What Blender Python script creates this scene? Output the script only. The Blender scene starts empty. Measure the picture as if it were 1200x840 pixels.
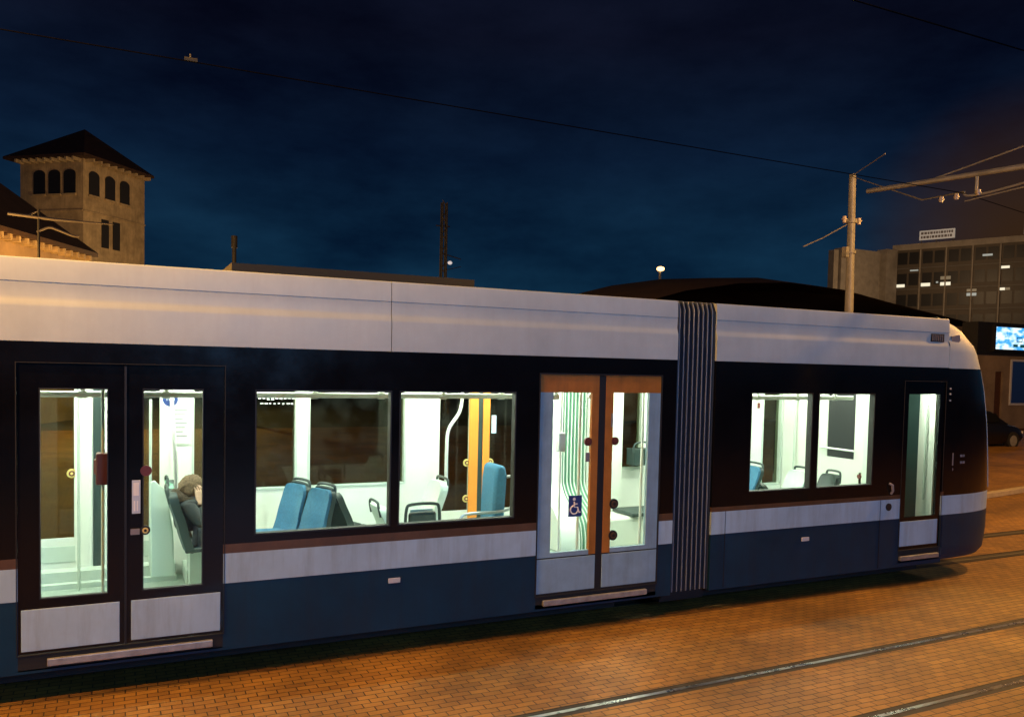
import bpy, bmesh, math, random
from mathutils import Vector, Matrix
random.seed(7)
R = math.radians
sc = bpy.context.scene
C = sc.collection

# ------------------------------------------------------------------ materials
def mat(name, col, rough=.5, metal=0., emit=None, estr=0., spec=.5, var=0., vscale=6., bump=0., bscale=40., coat=0., grime=0., gcol=(.05, .04, .03)):
    m = bpy.data.materials.new(name); m.use_nodes = True
    nt = m.node_tree; b = nt.nodes['Principled BSDF']
    b.inputs['Base Color'].default_value = (*col, 1)
    b.inputs['Roughness'].default_value = rough
    b.inputs['Metallic'].default_value = metal
    b.inputs['Specular IOR Level'].default_value = spec
    if coat:
        b.inputs['Coat Weight'].default_value = coat; b.inputs['Coat Roughness'].default_value = .08
    if emit:
        b.inputs['Emission Color'].default_value = (*emit, 1); b.inputs['Emission Strength'].default_value = estr
    tc = nt.nodes.new('ShaderNodeTexCoord')
    if var:
        n = nt.nodes.new('ShaderNodeTexNoise'); n.inputs['Scale'].default_value = vscale; n.inputs['Detail'].default_value = 8
        n.inputs['Roughness'].default_value = .65
        r = nt.nodes.new('ShaderNodeValToRGB')
        r.color_ramp.elements[0].position = .3; r.color_ramp.elements[1].position = .72
        r.color_ramp.elements[0].color = (*[c*(1-var) for c in col], 1)
        r.color_ramp.elements[1].color = (*[min(1, c*(1+var*.6)) for c in col], 1)
        nt.links.new(tc.outputs['Object'], n.inputs['Vector']); nt.links.new(n.outputs['Fac'], r.inputs['Fac'])
        nt.links.new(r.outputs['Color'], b.inputs['Base Color'])
        mr = nt.nodes.new('ShaderNodeMapRange'); mr.inputs['To Min'].default_value = max(.02, rough-.08); mr.inputs['To Max'].default_value = min(1, rough+.12)
        nt.links.new(n.outputs['Fac'], mr.inputs['Value']); nt.links.new(mr.outputs['Result'], b.inputs['Roughness'])
    if grime:      # road film: vertical runs plus blotches, fixed to the surface
        src = b.inputs['Base Color'].links[0].from_socket if b.inputs['Base Color'].links else None
        mpg = nt.nodes.new('ShaderNodeMapping'); mpg.inputs['Scale'].default_value = (9, 9, .9)
        ng = nt.nodes.new('ShaderNodeTexNoise'); ng.inputs['Scale'].default_value = 1; ng.inputs['Detail'].default_value = 9; ng.inputs['Roughness'].default_value = .7
        rg = nt.nodes.new('ShaderNodeMapRange'); rg.inputs['From Min'].default_value = .45; rg.inputs['From Max'].default_value = .8; rg.inputs['To Max'].default_value = grime
        mg = nt.nodes.new('ShaderNodeMixRGB'); mg.inputs[1].default_value = (*col, 1); mg.inputs[2].default_value = (*gcol, 1)
        nt.links.new(tc.outputs['Object'], mpg.inputs[0]); nt.links.new(mpg.outputs[0], ng.inputs['Vector']); nt.links.new(ng.outputs['Fac'], rg.inputs['Value']); nt.links.new(rg.outputs[0], mg.inputs[0])
        if src: nt.links.new(src, mg.inputs[1])
        nt.links.new(mg.outputs[0], b.inputs['Base Color'])
    if bump:
        n2 = nt.nodes.new('ShaderNodeTexNoise'); n2.inputs['Scale'].default_value = bscale; n2.inputs['Detail'].default_value = 4
        bp = nt.nodes.new('ShaderNodeBump'); bp.inputs['Strength'].default_value = bump; bp.inputs['Distance'].default_value = .02
        nt.links.new(tc.outputs['Object'], n2.inputs['Vector']); nt.links.new(n2.outputs['Fac'], bp.inputs['Height'])
        nt.links.new(bp.outputs['Normal'], b.inputs['Normal'])
    return m

def glass(name, tint, fres=1.45, rough=.02, dirt=.0):
    m = bpy.data.materials.new(name); m.use_nodes = True; nt = m.node_tree
    for n in list(nt.nodes): nt.nodes.remove(n)
    o = nt.nodes.new('ShaderNodeOutputMaterial'); t = nt.nodes.new('ShaderNodeBsdfTransparent'); g = nt.nodes.new('ShaderNodeBsdfGlossy')
    lw = nt.nodes.new('ShaderNodeLayerWeight'); lw.inputs['Blend'].default_value = .5      # Schlick, same from both faces
    pw = nt.nodes.new('ShaderNodeMath'); pw.operation = 'POWER'; pw.inputs[1].default_value = 5; nt.links.new(lw.outputs['Facing'], pw.inputs[0])
    f = nt.nodes.new('ShaderNodeMath'); f.operation = 'MULTIPLY_ADD'; f.inputs[1].default_value = .95; f.inputs[2].default_value = ((fres-1)/(fres+1))**2*.7; nt.links.new(pw.outputs[0], f.inputs[0])
    mx = nt.nodes.new('ShaderNodeMixShader'); t.inputs['Color'].default_value = (*tint, 1); g.inputs['Roughness'].default_value = rough
    nt.links.new(f.outputs[0], mx.inputs[0]); nt.links.new(t.outputs[0], mx.inputs[1]); nt.links.new(g.outputs[0], mx.inputs[2])
    last = mx
    if dirt:
        d = nt.nodes.new('ShaderNodeBsdfDiffuse'); d.inputs['Color'].default_value = (.5, .5, .5, 1)
        n = nt.nodes.new('ShaderNodeTexNoise'); n.inputs['Scale'].default_value = 5; n.inputs['Detail'].default_value = 6
        tc = nt.nodes.new('ShaderNodeTexCoord'); nt.links.new(tc.outputs['Object'], n.inputs['Vector'])
        mr = nt.nodes.new('ShaderNodeMapRange'); mr.inputs['From Min'].default_value = .4; mr.inputs['From Max'].default_value = .75
        mr.inputs['To Max'].default_value = dirt
        nt.links.new(n.outputs['Fac'], mr.inputs['Value'])
        m2 = nt.nodes.new('ShaderNodeMixShader'); nt.links.new(mr.outputs[0], m2.inputs[0]); nt.links.new(mx.outputs[0], m2.inputs[1]); nt.links.new(d.outputs[0], m2.inputs[2]); last = m2
    nt.links.new(last.outputs[0], o.inputs['Surface'])
    return m

M = {}
M['white'] = mat('tram white paint', (.50, .575, .60), .42, var=.14, vscale=1.6, grime=.2, gcol=(.32, .32, .32))
M['stripe'] = mat('tram pale stripe paint', (.40, .56, .70), .35, var=.14, vscale=2, grime=.45, gcol=(.16, .15, .14))
M['navy'] = mat('tram navy paint', (.005, .035, .074), .45, spec=.25, var=.3, vscale=1.6, grime=.7, gcol=(.014, .024, .040))
M['black'] = mat('tram black gloss band', (.004, .004, .006), .12, var=.2, vscale=3, spec=.4)
M['blackmat'] = mat('black rubber', (.008, .008, .01), .6)
M['brown'] = mat('orange brown trim', (.11, .055, .028), .4, var=.3, grime=.5)
M['orange'] = mat('door orange paint', (.46, .17, .03), .38, var=.2, grime=.4)
M['orange_in'] = mat('bright orange inner stile', (.80, .27, .035), .45)
M['doorblue'] = mat('door pale blue paint', (.27, .42, .54), .35, var=.14, grime=.4, gcol=(.12, .12, .12))
M['steel'] = mat('brushed steel', (.5, .5, .5), .35, 1)
M['alu'] = mat('worn aluminium sill', (.42, .42, .42), .45, .6, var=.3, vscale=12)
M['inwhite'] = mat('interior white laminate', (.80, .83, .76), .4, var=.06, vscale=1.5)
M['ingrey'] = mat('interior pale grey panel', (.55, .63, .56), .45, var=.08)
M['floor'] = mat('speckled vinyl floor', (.34, .42, .36), .5, var=.25, vscale=60)
M['rail'] = mat('white grab rail', (.85, .85, .8), .3)
M['seatblue'] = mat('blue seat fabric', (.040, .155, .27), .8, var=.25, vscale=50, bump=.2, bscale=200)
M['seatdark'] = mat('dark seat shell', (.018, .035, .034), .45)
M['seatlight'] = mat('pale seat shell', (.62, .74, .66), .4)
M['rubber'] = mat('bellows rubber', (.05, .06, .085), .42, var=.25, vscale=4)
M['rib'] = mat('bellows aluminium rib', (.15, .18, .24), .5, .1)
M['bellin'] = mat('inner bellows fabric', (.20, .40, .30), .7)
M['bellinrib'] = mat('inner bellows light rib', (.72, .82, .72), .5)
M['underfloor'] = mat('underfloor equipment', (.012, .012, .014), .8)
M['maroon'] = mat('maroon plastic', (.13, .03, .025), .45)
M['yellow'] = mat('yellow ring', (.75, .6, .2), .4)
M['sticker'] = mat('pale blue sticker', (.5, .6, .75), .5)
M['signblue'] = mat('blue sign', (.02, .05, .22), .5)
M['signwhite'] = mat('sign white', (.8, .82, .85), .5)
M['paper'] = mat('notice paper', (.62, .68, .6), .7)
M['mark'] = mat('grey lettering', (.22, .21, .24), .5)
M['glass'] = glass('tram clear glass', (.93, .97, .94), 1.4, .02, .004)
M['glassdark'] = glass('tram tinted glass', (.56, .64, .56), 1.5, .03, .015)
M['bglass'] = mat('building dark glass', (.012, .013, .016), .45)
M['lampstrip'] = mat('ceiling lamp strip', (.9, .9, .9), .4, emit=(.93, 1., .84), estr=44)
M['stucco'] = mat('cream stucco', (.50, .40, .25), .9, var=.4, vscale=1.6, grime=.5, gcol=(.16, .12, .08), bump=.3, bscale=15)
M['stuccotan'] = mat('tan stucco', (.36, .27, .18), .9, var=.35, vscale=.8)
M['tile'] = mat('roof tiles', (.05, .026, .02), .85, var=.5, vscale=3, bump=.5, bscale=10)
M['darkroof'] = mat('dark roof sheet', (.09, .05, .035), .9, var=.3, vscale=.8)
M['concrete'] = mat('pale concrete', (.36, .33, .29), .85, var=.3, vscale=1)
M['mullion'] = mat('grey mullion', (.13, .125, .12), .6)
M['wire'] = mat('copper wire', (.003, .003, .004), 1., spec=0)
M['galv'] = mat('galvanised steel', (.27, .27, .26), .5, .25, var=.3, vscale=5)
M['darkmetal'] = mat('dark painted metal', (.02, .022, .025), .6)
M['insul'] = mat('brown insulator', (.5, .42, .35), .3)
M['litwin'] = mat('lit window', (.8, .8, .7), .5, emit=(1, .93, .72), estr=.9)
M['lamphead'] = mat('lit sodium lamp', (1, .8, .5), .5, emit=(1, .52, .17), estr=5)
M['coollamp'] = mat('lit cool lamp', (1, 1, 1), .5, emit=(.8, .9, 1), estr=.45)
M['leaf'] = mat('hedge leaves', (.018, .020, .010), .8, var=.4, vscale=5)
M['bark'] = mat('bark', (.05, .035, .025), .9)
M['skin'] = mat('skin', (.55, .34, .24), .55)
M['hair'] = mat('brown hair', (.17, .105, .055), .7, var=.6, vscale=60, bump=.6, bscale=120)
M['fur'] = mat('brown fur trim', (.07, .045, .024), .95, var=.6, vscale=50, bump=1, bscale=90)
M['coat'] = mat('black padded coat', (.015, .02, .022), .7, bump=.5, bscale=20)
M['trouser'] = mat('dark grey trousers', (.03, .035, .045), .8)
M['shoe'] = mat('black shoes', (.012, .012, .012), .5)
M['cream'] = mat('cream kerb', (.4, .34, .26), .8, var=.3, vscale=5)
M['wood'] = mat('brown door wood', (.12, .05, .025), .6, var=.3)
M['reflector'] = mat('pale reflector', (.6, .6, .62), .3)

# ------------------------------------------------------------------ mesh helpers
def obj(name, bm, m, parent=None, smooth=False, bevel=0., sharp=40):
    bmesh.ops.recalc_face_normals(bm, faces=bm.faces[:])
    me = bpy.data.meshes.new(name); bm.to_mesh(me); bm.free()
    o = bpy.data.objects.new(name, me); C.objects.link(o)
    for x in (m if isinstance(m, (list, tuple)) else [m]): me.materials.append(x)
    if parent: o.parent = parent
    if smooth:
        for p in me.polygons: p.use_smooth = True
        try: me.set_sharp_from_angle(angle=R(sharp))
        except Exception: pass
    if bevel:
        md = o.modifiers.new('bevel', 'BEVEL'); md.width = bevel; md.segments = 2; md.limit_method = 'ANGLE'; md.angle_limit = R(40)
    return o
def tag(o, label=None, cat=None, group=None, kind=None):
    if label: o['label'] = label
    if cat: o['category'] = cat
    if group: o['group'] = group
    if kind: o['kind'] = kind
    return o
def empty(name, loc=(0, 0, 0)):
    o = bpy.data.objects.new(name, None); C.objects.link(o); o.location = loc; o.empty_display_size = .2
    return o
def box(bm, x0, x1, y0, y1, z0, z1, mi=0):
    v = [bm.verts.new((x, y, z)) for x in (x0, x1) for y in (y0, y1) for z in (z0, z1)]
    for f in ((0, 1, 3, 2), (4, 6, 7, 5), (0, 4, 5, 1), (2, 3, 7, 6), (0, 2, 6, 4), (1, 5, 7, 3)):
        bm.faces.new([v[i] for i in f]).material_index = mi
    return v
def obox(bm, c, ax, ay, az, mi=0):          # oriented box, half axes
    c = Vector(c); ax, ay, az = Vector(ax), Vector(ay), Vector(az)
    v = [bm.verts.new(c+ax*i+ay*j+az*k) for i in (-1, 1) for j in (-1, 1) for k in (-1, 1)]
    for f in ((0, 1, 3, 2), (4, 6, 7, 5), (0, 4, 5, 1), (2, 3, 7, 6), (0, 2, 6, 4), (1, 5, 7, 3)):
        bm.faces.new([v[i] for i in f]).material_index = mi
def tube(bm, pts, r, n=10, rs=None, mi=0, cap=True):
    pts = [Vector(p) for p in pts]; rings = []
    up = None
    for i, p in enumerate(pts):
        a = pts[max(0, i-1)]; b = pts[min(len(pts)-1, i+1)]
        t = (b-a).normalized()
        if up is None:
            up = Vector((0, 0, 1)) if abs(t.z) < .9 else Vector((1, 0, 0))
        s = t.cross(up).normalized(); u = s.cross(t).normalized(); up = u
        rr = rs[i] if rs else r
        rings.append([bm.verts.new(p+s*math.cos(2*math.pi*k/n)*rr+u*math.sin(2*math.pi*k/n)*rr) for k in range(n)])
    for i in range(len(rings)-1):
        for k in range(n):
            bm.faces.new((rings[i][k], rings[i][(k+1) % n], rings[i+1][(k+1) % n], rings[i+1][k])).material_index = mi
    if cap:
        bm.faces.new(rings[0][::-1]).material_index = mi; bm.faces.new(rings[-1]).material_index = mi
def smoothpath(pts, k=6):
    pts = [Vector(p) for p in pts]; out = []
    for i in range(len(pts)-1):
        p0 = pts[max(0, i-1)]; p1 = pts[i]; p2 = pts[i+1]; p3 = pts[min(len(pts)-1, i+2)]
        for j in range(k):
            t = j/k
            out.append(.5*((2*p1)+(p2-p0)*t+(2*p0-5*p1+4*p2-p3)*t*t+(-p0+3*p1-3*p2+p3)*t**3))
    out.append(pts[-1]); return out
def disc(bm, c, axis, r, h, n=24, mi=0):
    c = Vector(c); a = Vector(axis).normalized(); tube(bm, [c, c+a*h], r, n, mi=mi)
def prism(bm, poly, y0, y1, axis='y', mi=0):    # polygon (a,b) extruded
    f = {'y': lambda a, b, t: (a, t, b), 'x': lambda a, b, t: (t, a, b), 'z': lambda a, b, t: (a, b, t)}[axis]
    A = [bm.verts.new(f(a, b, y0)) for a, b in poly]; B = [bm.verts.new(f(a, b, y1)) for a, b in poly]
    n = len(poly)
    bm.faces.new(A).material_index = mi; bm.faces.new(B[::-1]).material_index = mi
    for i in range(n): bm.faces.new((A[i], B[i], B[(i+1) % n], A[(i+1) % n])).material_index = mi
def wall(bm, x0, x1, z0, z1, y0, y1, holes, mi=0):
    xs = sorted({x0, x1} | {min(max(h[k], x0), x1) for h in holes for k in (0, 1)})
    prev = None; runs = []
    for a, b in zip(xs, xs[1:]):
        if b-a < 1e-6: continue
        m = (a+b)/2; segs = [(z0, z1)]
        for h in holes:
            if h[0] < m < h[1]:
                ns = []
                for s in segs:
                    if h[3] <= s[0] or h[2] >= s[1]: ns.append(s); continue
                    if h[2] > s[0]+1e-6: ns.append((s[0], h[2]))
                    if h[3] < s[1]-1e-6: ns.append((h[3], s[1]))
                segs = ns
        if runs and runs[-1][2] == segs: runs[-1][1] = b
        else: runs.append([a, b, segs])
    for a, b, segs in runs:
        for s in segs: box(bm, a, b, y0, y1, s[0], s[1], mi)
def frame(bm, x0, x1, z0, z1, y0, y1, w, mi=0):
    box(bm, x0, x1, y0, y1, z0, z0+w, mi); box(bm, x0, x1, y0, y1, z1-w, z1, mi)
    box(bm, x0, x0+w, y0, y1, z0+w, z1-w, mi); box(bm, x1-w, x1, y0, y1, z0+w, z1-w, mi)

def rot2(p, c, a):
    return (c[0]+(p[0]-c[0])*math.cos(a)-(p[1]-c[1])*math.sin(a), c[1]+(p[0]-c[0])*math.sin(a)+(p[1]-c[1])*math.cos(a))

# ------------------------------------------------------------------ GROUND
def paving_mat():
    m = bpy.data.materials.new('brick paving'); m.use_nodes = True; nt = m.node_tree; b = nt.nodes['Principled BSDF']
    tc = nt.nodes.new('ShaderNodeTexCoord')
    dn = nt.nodes.new('ShaderNodeTexNoise'); dn.inputs['Scale'].default_value = 2.2; dn.inputs['Detail'].default_value = 2
    va = nt.nodes.new('ShaderNodeVectorMath'); va.operation = 'MULTIPLY_ADD'; va.inputs[1].default_value = (.035, .035, 0)
    nt.links.new(tc.outputs['Object'], dn.inputs['Vector']); nt.links.new(dn.outputs['Color'], va.inputs[0]); nt.links.new(tc.outputs['Object'], va.inputs[2])
    br = nt.nodes.new('ShaderNodeTexBrick')
    br.inputs['Scale'].default_value = 1; br.inputs['Brick Width'].default_value = .155; br.inputs['Row Height'].default_value = .075
    br.inputs['Mortar Size'].default_value = .005; br.inputs['Mortar Smooth'].default_value = .3; br.inputs['Bias'].default_value = 0
    br.inputs['Color1'].default_value = (.35, .185, .034, 1); br.inputs['Color2'].default_value = (.25, .125, .025, 1); br.inputs['Mortar'].default_value = (.035, .02, .012, 1)
    nt.links.new(va.outputs[0], br.inputs['Vector'])
    n = nt.nodes.new('ShaderNodeTexNoise'); n.inputs['Scale'].default_value = .7; n.inputs['Detail'].default_value = 10; n.inputs['Roughness'].default_value = .7
    nt.links.new(tc.outputs['Object'], n.inputs['Vector'])
    r = nt.nodes.new('ShaderNodeValToRGB'); r.color_ramp.elements[0].position = .3; r.color_ramp.elements[0].color = (.34, .32, .30, 1); r.color_ramp.elements[1].position = .66; r.color_ramp.elements[1].color = (1.15, 1.12, 1.1, 1)
    nt.links.new(n.outputs['Fac'], r.inputs['Fac'])
    mx = nt.nodes.new('ShaderNodeMixRGB'); mx.blend_type = 'MULTIPLY'; mx.inputs[0].default_value = 1
    nt.links.new(br.outputs['Color'], mx.inputs[1]); nt.links.new(r.outputs['Color'], mx.inputs[2]); nt.links.new(mx.outputs[0], b.inputs['Base Color'])
    n3 = nt.nodes.new('ShaderNodeTexNoise'); n3.inputs['Scale'].default_value = 60; nt.links.new(tc.outputs['Object'], n3.inputs['Vector'])
    ma = nt.nodes.new('ShaderNodeMath'); ma.operation = 'MULTIPLY_ADD'; ma.inputs[1].default_value = -1.
    nt.links.new(br.outputs['Fac'], ma.inputs[0]); 
    m3 = nt.nodes.new('ShaderNodeMath'); m3.operation = 'MULTIPLY'; m3.inputs[1].default_value = .5; nt.links.new(n3.outputs['Fac'], m3.inputs[0]); nt.links.new(m3.outputs[0], ma.inputs[2])
    bp = nt.nodes.new('ShaderNodeBump'); bp.inputs['Strength'].default_value = .6; bp.inputs['Distance'].default_value = .008
    nt.links.new(ma.outputs[0], bp.inputs['Height']); nt.links.new(bp.outputs[0], b.inputs['Normal'])
    b.inputs['Roughness'].default_value = .62
    return m
M['paving'] = paving_mat()
M['farground'] = mat('asphalt', (.06, .05, .042), .85, var=.3, vscale=.3)
bm = bmesh.new()
v = [bm.verts.new(p) for p in ((-900, -300, -.008), (1200, -300, -.008), (1200, 1500, -.008), (-900, 1500, -.008))]; bm.faces.new(v)
tag(obj('ground', bm, M['farground']), kind='structure')
# paved square round the tracks, with the rail grooves left open
def raily(x, y0, slope): return y0+slope*(x-3)
bm = bmesh.new()
X0, X1 = -30, 45
strips = [(-20, 0), None]
sl = .0175
lines = [(-12., 0), (-2.76, sl), (-2.60, sl), (-1.71, sl), (-1.55, sl), (.55, 0), (.80, 0), (1.60, 0), (1.85, 0), (26., 0)]
def sheet(bm, a, b, z=0.):
    v = [bm.verts.new((x, raily(x, l[0], l[1]), z)) for l, x in ((a, X0), (a, X1), (b, X1), (b, X0))]; bm.faces.new(v)
for i in range(0, 10, 2): sheet(bm, lines[i], lines[i+1])
tag(obj('paved_ground', bm, M['paving']), kind='structure')
M['railsteel'] = mat('polished rail head', (.72, .68, .64), .26, 1, var=.15, vscale=3)
M['groove'] = mat('rail groove', (.02, .015, .012), .7)
M['dullrail'] = mat('dirty rail', (.10, .08, .06), .7)
def rail(y, slope, label, m='railsteel'):
    # grooved rail: head, groove, keeper lip
    e = empty('rail', (0, y, 0))
    def strip(bm, a, b, za, zb):
        va = [(X0, raily(X0, a, slope), za), (X1, raily(X1, a, slope), za), (X1, raily(X1, b, slope), zb), (X0, raily(X0, b, slope), zb)]
        bm.faces.new([bm.verts.new(Vector(p)-Vector((0, y, 0))) for p in va])
    bm = bmesh.new(); strip(bm, y-.022, y+.018, .001, .001); obj('rail_head', bm, M[m], e)
    bm = bmesh.new(); strip(bm, y+.018, y+.021, .001, -.004); strip(bm, y+.021, y+.072, -.004, -.004); strip(bm, y+.072, y+.08, -.004, -.001)
    strip(bm, y-.08, y-.022, -.002, -.002); obj('groove', bm, M['groove'], e)
    tag(e, label, 'rail', 'rails set in the paving', kind='thing')
rail(-1.63, sl, 'steel rail in the brick paving, nearer of the two to the tram')
rail(-2.68, sl, 'steel rail in the brick paving, cut by the bottom right corner')
rail(.675, 0, 'rail under the tram, on the side of the brick paving', 'dullrail'); rail(1.725, 0, 'rail under the far side of the tram', 'dullrail')
# kerbs beyond the nose
bm = bmesh.new()
box(bm, 0, 26, -.15, .0, 0, .12)
k = obj('kerb', bm, M['cream'], bevel=.015); k.location = (13.2, 3.9, 0); k.rotation_euler = (0, 0, R(10)); tag(k, kind='structure')
bm = bmesh.new(); box(bm, 0, 26, 0, 9, 0, .11); k = obj('pavement', bm, M['paving']); k.location = (13.2, 3.9, 0); k.rotation_euler = (0, 0, R(10)); tag(k, kind='structure')

# ------------------------------------------------------------------ TRAM
tram = empty('tram', (2, 1.2, 0))
tag(tram, 'long white and navy articulated tram with lit interior and orange-trimmed door standing in the square', 'tram')
W = 2.4
ROT = [None]
def tobj(name, bm, m, parent=None, **k):
    if ROT[0]: bmesh.ops.rotate(bm, cent=(*ROT[0][0], 0), matrix=Matrix.Rotation(R(ROT[0][1]), 3, 'Z'), verts=bm.verts[:])
    if parent is None:
        bmesh.ops.translate(bm, verts=bm.verts[:], vec=(-2, -1.2, 0)); parent = tram
    else:
        bmesh.ops.translate(bm, verts=bm.verts[:], vec=(-2, -1.2, 0))
    return obj(name, bm, m, parent, **k)

near1 = [(-.66, .78, .27, 2.55), (1.02, 2.18, 1.17, 2.37), (2.25, 3.40, 1.17, 2.37), (3.65, 5.06, .30, 2.54), (-3.3, -2.2, 1.17, 2.37), (-2.1, -1.0, 1.17, 2.37)]
near2 = [(6.26, 7.17, 1.28, 2.38), (7.26, 8.17, 1.28, 2.38), (8.68, 9.42, .34, 2.53)]
far1 = [(-.92, .50, .30, 2.54), (.71, 1.80, 1.2, 2.37), (1.92, 3.06, 1.2, 2.37), (3.36, 4.70, .30, 2.54), (-3.3, -2.2, 1.2, 2.37), (-2.1, -1.1, 1.2, 2.37)]
far2 = [(6.03, 6.40, 1.27, 2.37), (6.55, 7.9, 1.27, 2.37), (8.50, 8.88, .95, 2.37)]
XA, XB, XC, XD = -4., 5.25, 5.76, 9.46
def side(xa, xb, holes, y0, y1, zs, zt, zb):
    bm = bmesh.new(); wall(bm, xa, xb, zb, 2.71, y0, y1, holes); tobj('black_window_band', bm, M['black'])
    bm = bmesh.new(); wall(bm, xa, xb, zt, zb, y0, y1, holes); tobj('sill_trim', bm, M['brown'])
    bm = bmesh.new(); wall(bm, xa, xb, zs, zt, y0, y1, holes); tobj('pale_stripe', bm, M['stripe'])
    bm = bmesh.new(); wall(bm, xa, xb, .24, zs, y0+.004, y1, holes); tobj('skirt', bm, M['navy'])
side(XA, XB, near1, 0, .05, .79, 1.035, 1.11)
side(XC, XD, near2, 0, .05, .845, 1.09, 1.14)
side(XA, XB, far1, 2.35, 2.4, .79, 1.035, 1.11)
side(XC, XD, far2, 2.35, 2.4, .845, 1.09, 1.14)
# panel seams and the small reflectors on the skirt
for x, z1 in ((5.95, 1.09), (8.33, 1.09)):
    bm = bmesh.new(); box(bm, x, x+.005, -.002, .006, .26, z1); tobj('panel_seam', bm, M['blackmat'])
for x, z in ((2.17, .66), (7.07, .68)):
    bm = bmesh.new(); box(bm, x, x+.11, -.012, .003, z, z+.045); tobj('reflector', bm, M['reflector'], bevel=.004)
# roof / fascia
def roof_profile():
    h = [(0, 2.712), (0, 2.965), (.003, 2.985), (.014, 3.012), (.022, 3.045), (.016, 3.138), (.022, 3.142), (.022, 3.147), (.014, 3.150), (.018, 3.27), (.026, 3.315), (.036, 3.324), (.08, 3.329), (.3, 3.347), (.8, 3.375)]
    return h+[(W-a, b) for a, b in h[::-1]]
def loft(bm, sections, closed=True, mi=0, cap=True):
    rings = [[bm.verts.new(p) for p in s] for s in sections]; n = len(rings[0])
    for a, b in zip(rings, rings[1:]):
        for k in range(n if closed else n-1):
            bm.faces.new((a[k], a[(k+1) % n], b[(k+1) % n], b[k])).material_index = mi
    if cap: bm.faces.new(rings[0]); bm.faces.new(rings[-1][::-1])
pr = roof_profile()
for a, b in ((XA, 2.165), (2.171, XB), (XC, XD-.004)):
    bm = bmesh.new(); loft(bm, [[(x, y, z) for y, z in pr] for x in (a, b)]); tobj('roof', bm, M['white'], smooth=True, sharp=25)
bm = bmesh.new(); box(bm, 9.12, 9.36, .012, .04, 3.03, 3.13)
for i in range(6): box(bm, 9.14+i*.035, 9.15+i*.035, .004, .02, 3.04, 3.12, 1)
tobj('roof_grille', bm, [M['blackmat'], M['mark']])
# floor, ceiling, underframe, end walls, linings
for xa, xb in ((XA, XB), (XC, 9.9)):
    bm = bmesh.new(); box(bm, xa, xb, .08, 2.3, .28, .35); tobj('floor', bm, M['floor'])
    bm = bmesh.new(); box(bm, xa, min(xb, 9.45), .06, 2.34, 2.60, 2.66); tobj('ceiling', bm, M['inwhite'])
    bm = bmesh.new(); box(bm, xa+.1, xb-.5, .30, 2.1, .09, .275); tobj('underframe', bm, M['underfloor'])
bm = bmesh.new(); box(bm, 5.1, 5.9, .3, 2.1, .2, .348); tobj('gangway_floor', bm, M['floor'])
bm = bmesh.new(); box(bm, XA-.05, XA, 0, 2.4, .24, 3.3); tobj('end_wall', bm, M['inwhite'])
for xa, xb, hn, hf in ((XA, XB-.02, near1, far1), (XC+.02, XD, near2, far2)):
    bm = bmesh.new(); wall(bm, xa, xb, .35, 2.6, .052, .08, hn)
    tobj('near_lining', bm, M['inwhite'])
    bm = bmesh.new(); wall(bm, xa, xb, .35, 2.6, 2.25, 2.34, hf); tobj('far_lining', bm, M['inwhite'])
# underbody wheels (bogies) in the dark under the skirt
for xc in (2.2, 7.2, -3.2):
    for dx in (-.8, .8):
        for y in (.62, 1.66):
            bm = bmesh.new(); disc(bm, (xc+dx, y, .3), (0, 1, 0), .29, .11, 28); disc(bm, (xc+dx, y-.02, .3), (0, 1, 0), .1, .15, 16); tobj('wheel', bm, M['underfloor'], smooth=True)

# windows
def window(x0, x1, z0, z1, far=False):
    bm = bmesh.new()
    if far: frame(bm, x0, x1, z0, z1, 2.24, 2.352, .022)
    else: frame(bm, x0, x1, z0, z1, -.003, .075, .012)
    w = tobj('window', bm, M['ingrey'] if far else M['blackmat'])
    bm = bmesh.new(); y = 2.30 if far else .012
    e = .02 if far else .01
    box(bm, x0+e, x1-e, y, y+.006, z0+e, z1-e); tobj('pane', bm, M['glassdark'] if far else M['glass'], w)
    return w
for h in (near1[1], near1[2], near1[4], near1[5]): window(*h)
for h in near2[:2]: window(*h)
for h in (far1[1], far1[2], far1[4], far1[5], far2[0], far2[1], far2[2]): window(*h, far=True)

def ring_button(bm, x, y, z, r, ny=-1):
    disc(bm, (x, y, z), (0, ny, 0), r, .018, 24, 0); disc(bm, (x, y+ny*.018, z), (0, ny, 0), r*.62, .008, 20, 1)
    disc(bm, (x, y+ny*.026, z), (0, ny, 0), r*.3, .004, 16, 0)
# near door 1 (black) : leaf, glass, lower panel
def leaf1(x0, x1, gx0, gx1, lx0, lx1):
    bm = bmesh.new(); holes = [(gx0, gx1, .79, 2.37), (lx0, lx1, .405, .72)]
    wall(bm, x0, x1, .385, 2.551, .012, .045, holes); d = tobj('door', bm, M['black'])
    bm = bmesh.new(); box(bm, gx0, gx1, .022, .028, .79, 2.37); tobj('door_glass', bm, M['glass'], d)
    bm = bmesh.new(); frame(bm, gx0, gx1, .79, 2.37, .006, .05, .008); tobj('glass_seal', bm, M['blackmat'], d)
    bm = bmesh.new(); box(bm, lx0, lx1, .008, .04, .405, .72); tobj('lower_panel', bm, M['stripe'], d, bevel=.004)
    return d
dA = leaf1(-.659, .055, -.52, -.06, -.64, .02); dB = leaf1(.065, .779, .18, .625, .10, .76)
bm = bmesh.new(); box(bm, .052, .068, .002, .05, .385, 2.54); tobj('door_seal', bm, M['blackmat'])
bm = bmesh.new(); frame(bm, -.67, .79, .375, 2.56, -.004, .012, .006); tobj('door_surround', bm, M['underfloor'])
bm = bmesh.new(); ring_button(bm, .20, .02, 1.265, .036); tobj('door_button', bm, [M['blackmat'], M['yellow']], dB)
bm = bmesh.new(); box(bm, .095, .16, .002, .012, 1.235, 1.28); tobj('button_label', bm, M['mark'], dB)
bm = bmesh.new(); box(bm, .105, .165, .002, .012, 1.40, 1.66)
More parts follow.
